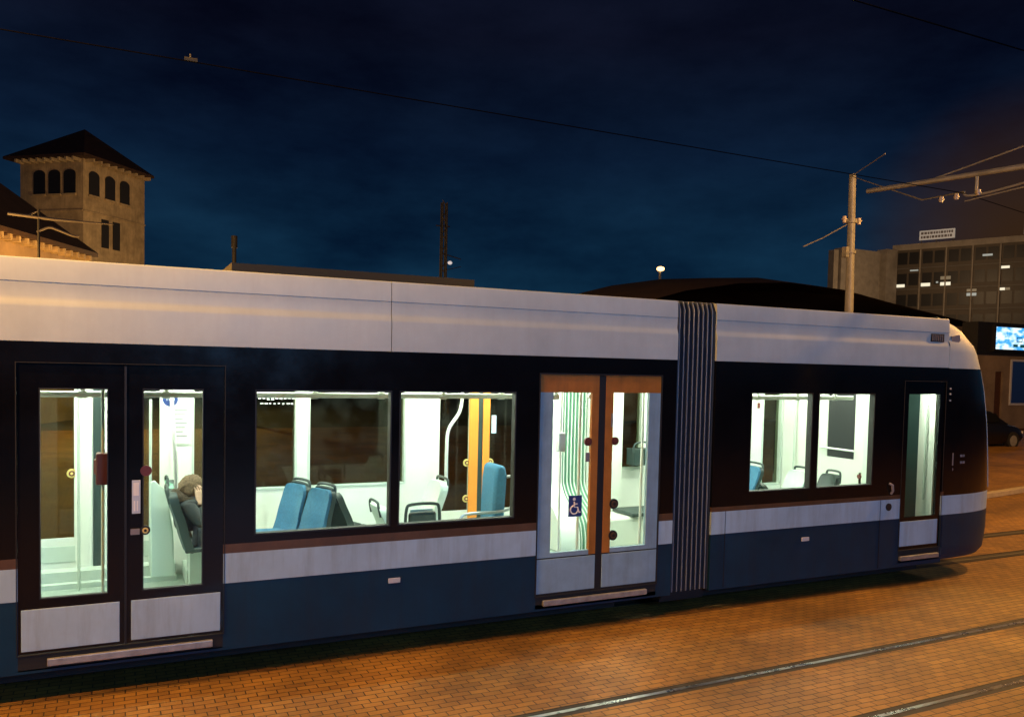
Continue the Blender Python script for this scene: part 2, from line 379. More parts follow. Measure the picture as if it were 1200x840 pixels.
box(bm, .115, .155, -.001, .002, 1.54, 1.64, 1); box(bm, .118, .130, -.001, .002, 1.42, 1.50, 1); box(bm, .138, .150, -.001, .002, 1.42, 1.50, 1)
tobj('door_sticker', bm, [M['sticker'], M['signwhite']], dB)
bm = bmesh.new(); disc(bm, (.205, .02, 1.73), (0, -1, 0), .042, .016); tobj('door_knob', bm, M['maroon'], dB)
# sills with step edges
for x0, x1, zt in ((-.70, .82, 2.50), (3.60, 5.10, 2.50), (8.64, 9.45, 2.49)):
    bm = bmesh.new(); box(bm, x0, x1, .081, .14, zt-.06, 2.6); tobj('door_header', bm, M['seatdark'])
for x0, x1, z0, z1, s0, s1 in ((-.66, .78, .29, .375, -.47, .70), (3.65, 5.06, .29, .404, 3.72, 4.93), (8.68, 9.42, .32, .449, 8.69, 9.38)):
    bm = bmesh.new(); box(bm, x0, x1, .004, .3, z0-.03, z1); tobj('door_sill', bm, M['underfloor'])
    bm = bmesh.new(); box(bm, s0, s1, -.035, .003, z0+.0, z0+.055); tobj('door_step', bm, M['alu'], bevel=.006)
# near door 2 (pale blue with orange)
def leaf2(x0, x1, gx0, gx1, inner):
    gz0, gz1 = .80, 2.365
    ox0, ox1 = (gx1, x1) if inner > 0 else (x0, gx0)
    bm = bmesh.new()
    wall(bm, x0, x1, .755, 2.365, .008, .045, [(gx0, gx1, gz0, gz1+.1), (ox0, ox1, .755, 2.4)])
    d = tobj('door', bm, M['doorblue'])
    bm = bmesh.new(); box(bm, x0, x1, .008, .045, 2.365, 2.538); box(bm, ox0, ox1, .008, .045, .755, 2.365); tobj('orange_panel', bm, M['orange'], d)
    bm = bmesh.new(); box(bm, gx0, gx1, .022, .028, gz0, gz1); tobj('door_glass', bm, M['glass'], d)
    bm = bmesh.new(); box(bm, x0, x1, .006, .045, .405, .742); tobj('lower_panel', bm, M['doorblue'], d, bevel=.004)
    bm = bmesh.new(); box(bm, x0, x1, .014, .044, .742, .755); tobj('panel_gap', bm, M['blackmat'], d)
    return d
dC = leaf2(3.651, 4.315, 3.80, 4.235, 1); dD = leaf2(4.395, 5.059, 4.485, 4.915, -1)
bm = bmesh.new(); box(bm, 4.315, 4.395, .012, .045, .39, 2.53); tobj('door_seal', bm, M['blackmat'])
bm = bmesh.new(); frame(bm, 3.64, 5.07, .375, 2.55, -.006, .010, .012); tobj('door_surround', bm, M['blackmat'])
for p, x, z in ((dC, 4.20, 1.88), (dD, 4.515, 1.88)):
    bm = bmesh.new(); disc(bm, (x, .022, z), (0, -1, 0), .042, .02); disc(bm, (x, .002, z), (0, -1, 0), .024, .008); tobj('door_knob', bm, M['maroon'], p)
for z in (1.245, .925):
    bm = bmesh.new(); ring_button(bm, 4.52, .022, z, .052); tobj('door_button', bm, [M['blackmat'], M['brown']], dD)
bm = bmesh.new(); box(bm, 4.18, 4.225, .012, .02, 1.68, 1.77); tobj('door_label', bm, M['mark'], dC)
bm = bmesh.new(); box(bm, 4.46, 4.48, .002, .008, 2.02, 2.16); tobj('door_label', bm, M['mark'], dD)
# wheelchair symbol
bm = bmesh.new(); sx, sz, s = 4.075, 1.245, .9
box(bm, sx-.075, sx+.075, .014, .019, sz-.105, sz+.105)
def arc(cx, cz, r, a0, a1, w, y=.0105, n=20, mi=1):
    P = [(cx+math.cos(R(a0+(a1-a0)*i/n))*r, y, cz+math.sin(R(a0+(a1-a0)*i/n))*r) for i in range(n+1)]
    tube(bm, P, w, 6, mi=mi)
arc(sx-.012, sz-.035, .042, 100, 385, .007)
tube(bm, [(sx-.014, .0105, sz+.045), (sx-.010, .0105, sz-.01), (sx+.026, .0105, sz-.012), (sx+.044, .0105, sz-.066), (sx+.060, .0105, sz-.060)], .007, 6, mi=1)
tube(bm, [(sx-.012, .0105, sz+.022), (sx+.022, .0105, sz+.022)], .006, 6, mi=1)
disc(bm, (sx-.014, .0135, sz+.070), (0, -1, 0), .015, .005, 14, 1)
tobj('wheelchair_sign', bm, [M['signblue'], M['signwhite']], dC)
# near door 3
bm = bmesh.new(); wall(bm, 8.682, 9.418, .45, 2.529, .012, .045, [(8.77, 9.33, .85, 2.375), (8.70, 9.38, .49, .80)])
dE = tobj('door', bm, M['black'])
bm = bmesh.new(); box(bm, 8.77, 9.33, .022, .028, .85, 2.375); tobj('door_glass', bm, M['glass'], dE)
bm = bmesh.new(); box(bm, 8.70, 9.38, .008, .04, .49, .80); tobj('lower_panel', bm, M['stripe'], dE, bevel=.004)
bm = bmesh.new(); frame(bm, 8.67, 9.43, .44, 2.54, -.004, .010, .006); tobj('door_surround', bm, M['underfloor'])
# socket hatch and indicator
bm = bmesh.new(); disc(bm, (8.47, .0, 1.0), (0, -1, 0), .045, .012); tobj('socket_cover', bm, M['blackmat'])
bm = bmesh.new(); tube(bm, [(8.50, -.005, 1.16), (8.50, -.03, 1.20), (8.49, -.03, 1.27), (8.46, -.005, 1.29)], .016, 8); tobj('door_handle', bm, M['mark'], smooth=True)
# nose mark : two faint lines of lettering and a small emblem, as on the glass
# ------------------------------------------------------------------ far doors
def fardoor(x0, x1, gl, gr, zg, stile, seal):
    for (a, b, g) in ((x0, seal[0], gl), (seal[1], x1, gr)):
        bm = bmesh.new(); wall(bm, a, b, .36, 2.54, 2.27, 2.31, [(g[0], g[1], zg, 2.37)]); d = tobj('far_door', bm, M['inwhite'])
        bm = bmesh.new(); box(bm, g[0], g[1], 2.285, 2.29, zg, 2.37); tobj('door_glass', bm, M['glassdark'], d)
        if stile:
            s0, s1 = (g[1], b) if g is gl else (a, g[0])
            bm = bmesh.new(); box(bm, s0, s1, 2.25, 2.27, .36, 2.5); tobj('orange_stile', bm, M['orange_in'], d)
        else:
            s0, s1 = (g[1], b) if g is gl else (a, g[0])
            bm = bmesh.new(); box(bm, s0+.01, s1-.01, 2.25, 2.27, .5, 2.5); tobj('stile', bm, M['inwhite'], d)
            bm = bmesh.new(); box(bm, a+.04, b-.04, 2.262, 2.27, .56, .72); tobj('lower_panel', bm, M['ingrey'], d, bevel=.003)
        bm = bmesh.new()
        ring_button(bm, g[1]-.02 if g is gl else g[0]+.02, 2.285, 1.42 if stile else 1.445, .045)
        tobj('door_button', bm, [M['yellow'], M['maroon']], d)
        if stile and g is gl:
            bm = bmesh.new(); ring_button(bm, g[1]-.02, 2.285, .98, .045); tobj('door_button', bm, [M['yellow'], M['maroon']], d)
    bm = bmesh.new(); box(bm, seal[0], seal[1], 2.262, 2.30, .36, 2.54); tobj('door_seal', bm, M['seatdark'])
fardoor(-.92, .50, (-.88, -.385), (-.07, .40), .80, False, (-.215, -.145))
fardoor(3.36, 4.70, (3.49, 3.87), (4.14, 4.58), .84, True, (3.985, 4.05))
bm = bmesh.new(); box(bm, -.95, .55, 2.0, 2.25, .35, .40); box(bm, -.95, .55, 2.08, 2.26, .40, .50); tobj('far_sill', bm, M['ingrey'])
# ------------------------------------------------------------------ bellows
bm = bmesh.new()
nrib = 8; prof = []
outline = [(0.03, .26), (.03, 2.8), (.035, 3.24), (.07, 3.325), (1.2, 3.40), (2.33, 3.325), (2.365, 3.24), (2.37, 2.8), (2.37, .26)]
def inset(p, d):
    cx, cz = 1.2, 1.6
    y = p[0]+(d if p[0] < .5 else (-d if p[0] > 1.9 else 0)); z = p[1]-(d if p[1] > 3 else 0)
    return (y, z)
secs = []; ribs = []
Lx = XC-XB
for i in range(nrib*2+1):
    t = i/(nrib*2); x = XB+.01+(Lx-.02)*t; d = .0 if i % 2 else .075
    if i in (0, nrib*2): d = .02
    secs.append([(x, *inset(p, d)) for p in outline])
    if i % 2: ribs.append(x)
loft(bm, secs, closed=False, cap=False)
bel = tobj('bellows', bm, M['rubber'])
bm = bmesh.new()
for x in ribs:
    tube(bm, [(x, *inset(p, .004)) for p in outline], .0075, 6)
tobj('bellows_rib', bm, M['rib'], bel, smooth=True)
bm = bmesh.new()
for x in (XB-.0, XC-.02): 
    tube(bm, [(x+.01, p[0]+(.012 if p[0] < 1 else -.012), p[1]-.01) for p in outline], .018, 6)
tobj('bellows_frame', bm, M['blackmat'], bel)
bm = bmesh.new(); box(bm, 5.22, 5.79, .125, .15, .17, 3.1); box(bm, 5.22, 5.79, .15, 2.3, .13, .198); box(bm, 5.22, 5.79, .1, 2.3, 2.61, 2.66); tobj('gangway_liner', bm, M['underfloor'])
# inner gangway bellows, S-shaped above the wheel box
def Sprof(off=0, w=2.2):
    P = [(w, 2.58), (w, 2.0), (w, 1.25), (w-.03, 1.08), (w-.14, .95), (w-.33, .82), (w-.45, .68), (w-.50, .5), (w-.50, .36)]
    return [(p[1], p[2]) for p in smoothpath([(0, a-off, b) for a, b in P], 4)]
bm = bmesh.new(); sp = Sprof()
secs = []; rr = []
for i in range(15):
    x = 5.14+.36*i/14; d = .0 if i % 2 else .05
    secs.append([(x, y+d, z) for y, z in sp])
    if i % 2: rr.append(x)
loft(bm, secs, closed=False, cap=False); ib = tobj('inner_bellows', bm, M['bellin'])
bm = bmesh.new()
for x in rr: tube(bm, [(x, y-.002, z) for y, z in sp], .008, 6)
tobj('inner_bellows_rib', bm, M['bellinrib'], ib, smooth=True)
bm = bmesh.new(); s2 = Sprof(.02); L = [[(x, y, z) for y, z in s2]+[(x, 2.3, .36), (x, 2.3, 2.58)] for x in (4.86, 5.13)]
loft(bm, L); tobj('wheel_box_panel', bm, M['inwhite'], smooth=True, sharp=30)
bm = bmesh.new(); box(bm, 5.501, 6.02, 2.15, 2.249, .35, 2.58); tobj('wheel_box_panel', bm, M['inwhite'], smooth=True, sharp=30)
# ------------------------------------------------------------------ nose
def nose():
    zs = [.27, .34, .45, .6, .845, .95, 1.09, 1.14, 1.4, 1.7, 2.0, 2.25, 2.45, 2.6, 2.705, 2.78, 2.9, 3.0, 3.1, 3.18, 3.25, 3.30, 3.335, 3.36]
    def front(z):   # front-most X at height z
        pts = [(.27, 10.78), (.34, 10.86), (.6, 10.92), (1.1, 10.93), (1.6, 10.88), (2.0, 10.82), (2.4, 10.72), (2.7, 10.60), (2.9, 10.48), (3.05, 10.33), (3.18, 10.13), (3.28, 9.88), (3.36, 9.50)]
        for (a, b), (c, d) in zip(pts, pts[1:]):
            if z <= c: return b+(d-b)*max(0, (z-a))/(c-a)
        return pts[-1][1]
    def halfw(z):
        if z < .34: return 1.2-(.34-z)*.4
        if z > 3.0: return 1.2-.04-((z-3.0)/.36)**3*.16
        return 1.2
    n = 28; rings = []
    for z in zs:
        xf = front(z); hw = halfw(z); ring = []
        for i in range(n+1):
            th = math.pi*i/n; c, s = math.cos(th), math.sin(th)
            ring.append((XD+(xf-XD)*abs(s)**.74, 1.2-hw*math.copysign(abs(c)**.50, c), z))
        rings.append(ring)
    bm = bmesh.new(); V = [[bm.verts.new(p) for p in r] for r in rings]
    for j in range(len(zs)-1):
        zm = (zs[j]+zs[j+1])/2
        for i in range(n):
            f = bm.faces.new((V[j][i], V[j][i+1], V[j+1][i+1], V[j+1][i]))
            f.material_index = 2 if zm < .845 else 1 if zm < 1.09 else 3 if zm < 1.14 and 0 else 0 if zm < 2.705 else 4
    bm.faces.new(V[-1][::-1])
    return tobj('cab_nose', bm, [M['black'], M['stripe'], M['navy'], M['brown'], M['white']], smooth=True, sharp=35), front
nz, front = nose()
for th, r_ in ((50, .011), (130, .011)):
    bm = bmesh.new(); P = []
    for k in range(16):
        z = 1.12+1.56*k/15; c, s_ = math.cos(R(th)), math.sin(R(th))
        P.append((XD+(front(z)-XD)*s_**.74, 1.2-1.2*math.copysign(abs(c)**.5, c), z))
    tube(bm, P, r_, 8); tobj('rim_highlight', bm, M['white'], nz, smooth=True)  # pale tube shaped as the reflected light along the nose edge
bm = bmesh.new()
prism(bm, [(9.52, 3.11), (9.66, 3.13), (9.68, 3.06), (9.60, 3.0), (9.57, 2.86), (9.53, 2.86)], .02, .06); tobj('marker_recess', bm, M['mark'])
for z in (2.45, 2.38, 2.30):
    bm = bmesh.new(); disc(bm, (9.50, .02, z), (0, -1, 0), .011, .03, 12); tobj('indicator_lamp', bm, M['reflector'])
bm = bmesh.new(); box(bm, 9.60, 9.615, -.004, .03, 1.47, 1.63); disc(bm, (9.607, .02, 1.42), (0, -1, 0), .02, .018, 12)
for r_, L_ in ((1.575, (.05, .035, .06, .03)), (1.49, (.035, .06, .04, .05))):
    x = 9.66
    for l in L_: box(bm, x, x+l*.8, .004, .05, r_, r_+.03); x += l*.8+.012
tobj('nose_lettering', bm, M['mark'])
for z in (.62,):
    for y in (.45, 1.95):
        bm = bmesh.new(); disc(bm, (front(z)-.22, y, z), (1, 0, 0), .09, .1, 20); tobj('headlight', bm, M['reflector'])
# ------------------------------------------------------------------ cab partition, vestibule
bm = bmesh.new()
def wallx(bm, y0, y1, z0, z1, x0, x1, holes):
    b2 = bmesh.new(); wall(b2, y0, y1, z0, z1, x0, x1, holes)
    for f in b2.faces:
        bm.faces.new([bm.verts.new((v.co.y, v.co.x, v.co.z)) for v in f.verts])
    b2.free()
wallx(bm, .78, 2.24, .35, 2.58, 8.90, 8.94, [(.93, 1.40, 1.46, 2.36)]); tobj('cab_partition', bm, M['inwhite'])
bm = bmesh.new(); box(bm, 8.915, 8.92, .93, 1.40, 1.46, 2.36); tobj('partition_glass', bm, M['bglass'])
bm = bmesh.new(); tube(bm, [(8.86, .90, 1.58), (8.86, 1.50, 1.58)], .014); tube(bm, [(8.9, 1.5, 1.58), (8.86, 1.5, 1.58)], .012); tobj('partition_rail', bm, M['rail'], smooth=True)
bm = bmesh.new(); v = [(8.94, .78), (8.90, .78), (8.72, .34), (8.76, .34)]; prism(bm, v, .35, 2.58, 'z'); tobj('partition_wing', bm, M['seatlight'])
for y in (1.65, 1.95):
    bm = bmesh.new(); tube(bm, smoothpath([(8.9, y, 2.2), (8.84, y, 2.15), (8.84, y, 1.6), (8.84, y, 1.15), (8.9, y, 1.1)], 4), .013, 8); tobj('partition_handle', bm, M['ingrey'], smooth=True)
bm = bmesh.new(); disc(bm, (8.9, .72+.1, 1.25), (-1, 0, 0), .03, .02); tobj('alarm_button', bm, M['maroon'])
# door 3 vestibule panel with handle
bm = bmesh.new(); prism(bm, [(9.40, .12), (9.43, .12), (9.78, .62), (9.75, .62)], .35, 2.58, 'z'); tobj('vestibule_panel', bm, M['inwhite'])
bm = bmesh.new(); tube(bm, smoothpath([(9.55, .36, 2.22), (9.50, .32, 2.20), (9.50, .32, 1.9), (9.50, .32, 1.3), (9.50, .32, 1.02), (9.55, .36, 1.0)], 4), .014, 8); tobj('vestibule_handle', bm, M['ingrey'], smooth=True)
bm = bmesh.new(); box(bm, 9.80, 9.84, .1, 2.25, .35, 2.58); tobj('cab_wall', bm, M['seatdark'])
bm = bmesh.new(); box(bm, 8.945, 8.965, .80, 2.24, .35, 2.58); box(bm, 8.9, 9.5, .8, .84, .35, 1.3); tobj('cab_console', bm, M['seatdark'])
# ------------------------------------------------------------------ ceiling lamps
for x0, x1 in ((-3.8, -1.0), (-.8, 1.6), (1.8, 3.4), (3.6, 5.1), (5.9, 7.4), (7.6, 8.85)):
    for y in (.62, 1.75):
        bm = bmesh.new(); box(bm, x0, x1, y, y+.12, 2.575, 2.598); tobj('ceiling_lamp', bm, M['lampstrip'])
bm = bmesh.new(); box(bm, 8.98, 9.35, .15, .6, 2.56, 2.58); tobj('ceiling_lamp', bm, M['lampstrip'])
bm = bmesh.new(); box(bm, 5.2, 5.8, 1.0, 1.3, 2.575, 2.598); tobj('ceiling_lamp', bm, M['lampstrip'])
# ------------------------------------------------------------------ rails, poles
def trail(name, pts, r=.016, m='rail', n=10): 
    bm = bmesh.new(); tube(bm, pts, r, n); return tobj(name, bm, M[m], smooth=True)
def overhead(x0, x1, y=.5, z=2.305):
    o = trail('overhead_rail', [(x0, y, z), (x1, y, z)], .026)
    x = x0+.35
    while x < x1:
        bm = bmesh.new(); tube(bm, [(x, y, z), (x+.01, y, 2.58)], .02, 8); tube(bm, [(x-.03, y, z), (x+.03, y, z)], .034, 10); tobj('rail_hanger', bm, M['rail'], o, smooth=True); x += .62
overhead(-3.7, 4.1); overhead(6.45, 8.35)
trail('overhead_rail', smoothpath([(4.48, .5, 2.31), (4.62, .5, 2.31), (4.76, .5, 2.36), (4.84, .5, 2.5), (4.85, .5, 2.6)]), .024)
trail('grab_pole', [(4.42, .55, .35), (4.42, .55, 2.58)][::-1], .016) 
trail('grab_pole', [(5.02, .14, .9), (5.02, .14, 2.3)], .012)
trail('grab_pole', [(5.2, .52, .35), (5.2, .52, 2.58)], .016)
trail('grab_pole', [(4.22, .6, .35), (4.22, .6, 2.58)], .012)
bm = bmesh.new(); box(bm, 4.18, 4.26, .56, .64, 1.72, 1.92); tobj('stop_button_box', bm, M['rail'], bevel=.01)
trail('grab_pole', smoothpath([(3.29, 1.1, 2.6), (3.30, 1.1, 2.35), (3.27, 1.1, 2.12), (3.15, 1.1, 1.93), (3.13, 1.1, 1.7), (3.13, 1.1, 1.35)]), .018)
trail('grab_pole', smoothpath([(.44, 1.1, 2.6), (.45, 1.1, 2.2), (.47, 1.1, 1.9), (.49, 1.2, 1.6), (.50, 1.3, 1.4)]), .018)
trail('grab_pole', [(.30, 1.9, .5), (.30, 1.9, 2.2)], .014, 'ingrey')
trail('grab_pole', [(-.33, 1.9, .35), (-.33, 1.9, 2.58)], .014, 'ingrey')
# validator on the door pole
v = trail('validator_pole', [(-.10, .3, .35), (-.10, .3, 2.58)], .014, 'ingrey')
bm = bmesh.new(); box(bm, -.15, -.05, .22, .36, 1.60, 1.85); box(bm, -.165, -.13, .25, .33, 1.68, 1.80); tobj('ticket_validator', bm, M['maroon'], v, bevel=.012)
# ------------------------------------------------------------------ interior pieces
bm = bmesh.new(); disc(bm, (.44, 1.15, 2.235), (0, -1, 0), .065, .008); 
for dx in (-.03, -.01, .01, .03): box(bm, .44+dx-.004, .44+dx+.004, 1.138, 1.142, 2.225, 2.255, 1)
tobj('round_sign', bm, [M['signblue'], M['signwhite']])
bm = bmesh.new(); box(bm, .52, .68, 2.235, 2.249, 1.72, 2.12)
for i in range(7): box(bm, .54, .66-(i % 3)*.02, 2.232, 2.235, 2.07-i*.045, 2.08-i*.045, 1)
tobj('notice', bm, [M['paper'], M['mark']])
# glazed windscreen panel in front of the seats by door 1
bm = bmesh.new(); prism(bm, [(.30, .46), (.52, .46), (.50, .9), (.44, 1.30), (.33, 1.42), (.29, 1.4)], 1.72, 1.76); tobj('draught_screen', bm, M['seatlight'], bevel=.012)
bm = bmesh.new(); box(bm, .62, 3.2, 1.72, 2.24, .35, .50); box(bm, .95, 3.2, .1, 1.25, .35, .50); box(bm, 7.12, 8.4, 1.75, 2.24, .35, .55); box(bm, 6.2, 8.3, .1, .9, .35, .55); tobj('seat_podium', bm, M['ingrey'], bevel=.01)
bm = bmesh.new(); box(bm, 5.502, 7.1, 1.66, 2.148, .36, .74); tobj('equipment_box', bm, M['inwhite'], bevel=.03)
bm = bmesh.new(); box(bm, 5.85, 6.62, 1.62, 2.1, .743, .79); tobj('folded_seat', bm, M['seatdark'], bevel=.015)
bm = bmesh.new(); box(bm, 6.28, 8.15, .085, .17, 1.22, 1.275); tobj('window_ledge', bm, M['inwhite'], bevel=.01)

def seat(x, y, d, zc=.95, top=1.5, w=.43, cush='seatblue', shell='seatdark', lean=.16, handle=True):
    # x = position of the backrest foot, d = facing (+1 towards +X), zc cushion height, top of backrest
    H = top-zc
    bm = bmesh.new()
    prism(bm, [(x, zc-.05), (x+d*.43, zc-.03), (x+d*.46, zc), (x+d*.42, zc+.03), (x+d*.1, zc), (x, zc+.01)], y-w/2, y+w/2)
    s = tobj('seat', bm, M[cush], bevel=.015, smooth=True)
    def prof(f):
        k = smoothpath([(x+d*.03, 0, zc-.03), (x-d*(lean*.10), 0, zc+H*.2), (x-d*lean*.35, 0, zc+H*.45), (x-d*lean*.75, 0, zc+H*.75), (x-d*lean, 0, top)], 5)
        return k
    def slab(front, back, w0, w1, mat_, nm):
        bm = bmesh.new(); P = prof(0); n = len(P); m_ = 7; rings = []
        for i, p in enumerate(P):
            t = i/(n-1); ww = (w0+(w1-w0)*t)/2
            if t > .8: ww *= math.sqrt(max(.25, 1-((t-.8)/.2)**2*.45))
            row = []
            for (fx, sgn) in ((front, 1), (back, -1)):
                for j in range(m_):
                    u = -1+2*j/(m_-1); u *= sgn
                    cv = .028*(u*u) if sgn > 0 else .018*(u*u)
                    row.append((p.x+d*(fx+cv), y+u*ww, p.z))
            rings.append(row)
        loft(bm, rings, True); return tobj(nm, bm, M[mat_], s, smooth=True, sharp=50)
    slab(.03, .0, w, w*.86, cush, 'seat_cover')
    slab(-.002, -.04, w*1.02, w*.9, shell, 'seat_shell')
    if handle:
        xt = x-d*(lean+.02)
        bm = bmesh.new(); tube(bm, smoothpath([(xt+d*.02, y-w*.40, top-.10), (xt, y-w*.36, top+.0), (xt, y-w*.26, top+.04), (xt, y+w*.26, top+.04), (xt, y+w*.36, top), (xt+d*.02, y+w*.40, top-.10)], 4), .014, 8)
        tobj('seat_handle', bm, M['seatdark'], s, smooth=True)
    bm = bmesh.new(); box(bm, x+d*.1-.05, x+d*.1+.25, y-.08, y+.08, .35, zc-.05); tobj('seat_base', bm, M['ingrey'], s)
    return s
ROT[0] = ((1.64, .80), 23)
seat(1.58, .62, -1, 1.0, 1.43, w=.37, lean=.10); seat(1.58, 1.02, -1, 1.0, 1.43, w=.37, lean=.10)
seat(1.86, .62, 1, .97, 1.40, cush='seatdark', w=.37); seat(1.86, 1.02, 1, .97, 1.40, cush='seatdark', w=.37)
ROT[0] = None
seat(2.50, 1.12, 1, .80, 1.17, cush='seatlight', shell='seatlight', lean=.12)
seat(2.93, 1.13, -1, .85, 1.38, w=.45, cush='seatlight', shell='seatlight', lean=.15)
seat(.575, 1.40, 1, .84, 1.36, cush='seatdark', shell='seatdark', lean=.13)
seat(.60, 1.88, 1, .84, 1.38, cush='seatdark', shell='bellin', lean=.13)
seat(7.20, 1.15, -1, .97, 1.40); seat(7.84, .45, -1, .95, 1.36, w=.30, cush='seatdark'); seat(7.5, 1.15, 1, .97, 1.20, cush='seatdark')
seat(7.72, .85, -1, .9, 1.36, w=.36, cush='seatlight', shell='seatlight'); seat(6.6, 1.2, 1, .6, .9, cush='seatlight', shell='seatlight')
seat(-2.6, .5, -1); seat(-2.0, .5, 1); seat(-2.6, 1.9, -1); seat(-2.0, 1.9, 1)
# side-facing seat back by the second window
bm = bmesh.new(); box(bm, 2.50, 2.78, .42, .48, .6, 1.20); s = tobj('side_seat', bm, M['seatdark'], bevel=.04)
bm = bmesh.new(); tube(bm, smoothpath([(2.47, .45, 1.02), (2.48, .45, 1.22), (2.53, .45, 1.27), (2.76, .45, 1.27), (2.81, .45, 1.22), (2.82, .45, 1.02)], 4), .016, 8); tobj('seat_handle', bm, M['seatdark'], s, smooth=True)
bm = bmesh.new(); box(bm, 2.53, 2.76, .48, .50, 1.16, 1.22); tobj('seat_top', bm, M['seatlight'], s, bevel=.01)
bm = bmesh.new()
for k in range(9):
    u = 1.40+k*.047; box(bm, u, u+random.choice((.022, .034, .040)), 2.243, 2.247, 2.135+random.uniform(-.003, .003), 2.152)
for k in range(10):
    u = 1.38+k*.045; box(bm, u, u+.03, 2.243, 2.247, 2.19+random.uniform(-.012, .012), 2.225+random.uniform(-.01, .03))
tobj('sign_reflection', bm, M['reflector'])  # pale marks modelled as the reflection of a lit sign in the pane
# tall blue leaning pad with its armrest
bm = bmesh.new(); prism(bm, [(3.55, .55), (3.68, .55), (3.73, 1.45), (3.71, 1.54), (3.65, 1.57), (3.60, 1.54), (3.58, 1.40)], .85, 1.2); s = tobj('leaning_pad', bm, M['seatblue'], bevel=.03, smooth=True)
bm = bmesh.new(); tube(bm, smoothpath([(3.15, .8, .98), (3.2, .8, 1.06), (3.3, .8, 1.08), (3.72, .8, 1.10), (3.78, .8, 1.3), (3.86, .8, 1.42)], 5), .016, 8)
tube(bm, [(3.72, .85, 1.44), (3.95, .85, 1.46)], .014, 8); tobj('armrest', bm, M['steel'], s, smooth=True)
bm = bmesh.new(); box(bm, 4.16, 4.22, 2.235, 2.26, 1.78, 2.0); tobj('door_notice', bm, M['sticker'])
bm = bmesh.new(); box(bm, 8.40, 8.44, 2.235, 2.25, 2.08, 2.16); tobj('speaker_grille', bm, M['maroon'])
bm = bmesh.new(); box(bm, 6.12, 6.40, 2.02, 2.2, 1.34, 1.56); tube(bm, smoothpath([(6.10, 2.02, 1.5), (6.13, 2.02, 1.62), (6.26, 2.02, 1.65), (6.38, 2.02, 1.62), (6.41, 2.02, 1.5)], 4), .015, 8); tobj('luggage_bin', bm, M['seatdark'], bevel=.02)

# ------------------------------------------------------------------ PASSENGER
def skin_mesh(name, verts, edges, radii, m, parent, root=0, sub=2):
    me = bpy.data.meshes.new(name); me.from_pydata(verts, edges, []); me.materials.append(m)
    o = bpy.data.objects.new(name, me); C.objects.link(o)
    if parent: o.parent = parent
    md = o.modifiers.new('skin', 'SKIN'); md.use_smooth_shade = True
    for i, sv in enumerate(me.skin_vertices[0].data):
        r = radii[i]; sv.radius = r if isinstance(r, tuple) else (r, r); sv.use_root = (i == root)
    s = o.modifiers.new('sub', 'SUBSURF'); s.levels = sub; s.render_levels = sub
    return o
# person sits on the aisle seat by the first door, facing +X, head propped on a hand (local origin at the hips)
PX, PY, PZ = .63, 1.42, .93
per = empty('person', (PX, PY, .35)); pz = PZ-.35
tag(per, 'seated passenger in dark coat and brown fur hood, head resting on one hand', 'person')
V = []; Ed = []; Ra = []
def chain(pts, rad, start=None):
    prev = start
    for p, r in zip(pts, rad):
        V.append(p); Ra.append(r); i = len(V)-1
        if prev is not None: Ed.append((prev, i))
        prev = i
    return prev
# trousers + shoes + body
hips = chain([(0, 0, pz)], [.14])
for s in (-1, 1): chain([(.10, s*.09, pz-.01), (.42, s*.12, pz-.0), (.46, s*.12, pz-.25), (.42, s*.12, pz-.50)], [.095, .065, .055, .045], 0)
legs = skin_mesh('trousers', V, Ed, Ra, M['trouser'], per)
for s in (-1, 1):
    skin_mesh('shoe', [(.40, s*.12, pz-.56), (.47, s*.12, pz-.57), (.60, s*.12, pz-.58)], [(0, 1), (1, 2)], [.05, .048, .035], M['shoe'], per)
V, Ed, Ra = [], [], []
a = chain([(-.0, 0, pz+.02), (-.01, 0, pz+.16), (-.02, 0, pz+.27), (-.03, 0, pz+.34), (-.03, 0, pz+.39)], [.15, .145, .16, .13, .07])
# arms : elbows on the thighs / rail, right hand up to the brow
chain([(-.02, -.17, pz+.30), (.09, -.22, pz+.10), (.075, -.16, pz+.27)], [.075, .058, .045], 3)
chain([(-.02, .17, pz+.30), (.14, .22, pz+.12), (.38, .14, pz+.10)], [.075, .058, .045], 3)
coat = skin_mesh('coat', V, Ed, Ra, M['coat'], per)
# head with face
def head():
    bm = bmesh.new(); bmesh.ops.create_uvsphere(bm, u_segments=28, v_segments=22, radius=.5)
    for v in bm.verts:
        x, y, z = v.co*2
        w = 1-.28*max(0, -z)**1.5
        X = x*.096; Y = y*.076*w; Z = z*.118
        if x > .5:                                   # face plane
            X = min(X, .090+.004*z)
            g = math.exp(-((y*.076)**2)/.00018)*math.exp(-((z+.12)**2)/.03); X += .026*g          # nose
            for sy in (-1, 1): X -= .012*math.exp(-((y*.076-sy*.032)**2)/.00022-((z-.10)**2)/.010)  # eye sockets
            X += .006*math.exp(-((y*.076)**2)/.0006)*math.exp(-((z+.42)**2)/.004)                 # lips
            X += .010*math.exp(-((y*.076)**2)/.0008)*math.exp(-((z+.78)**2)/.02)                  # chin
        v.co = (X, Y, Z)
    for sy in (-1, 1):
        disc(bm, (-.005, sy*.070, -.005), (0, sy, 0), .024, .012, 12)
    return bm
HT = Matrix.Translation((-.005, -.04, pz+.45)) @ Matrix.Rotation(R(32), 4, 'Y')
bm = head(); tube(bm, [(-.06, 0, -.16), (-.02, 0, -.06)], .052, 12); bmesh.ops.transform(bm, matrix=HT, verts=bm.verts[:]); hd = obj('head', bm, M['skin'], per, smooth=True, sharp=60)
bm = bmesh.new()
for sy in (-1, 1): disc(bm, (.079, sy*.030, .012), (1, 0, 0), .010, .004, 10)
bmesh.ops.transform(bm, matrix=HT, verts=bm.verts[:]); obj('eye', bm, M['shoe'], hd)
bm = bmesh.new(); bmesh.ops.create_icosphere(bm, subdivisions=4, radius=1)
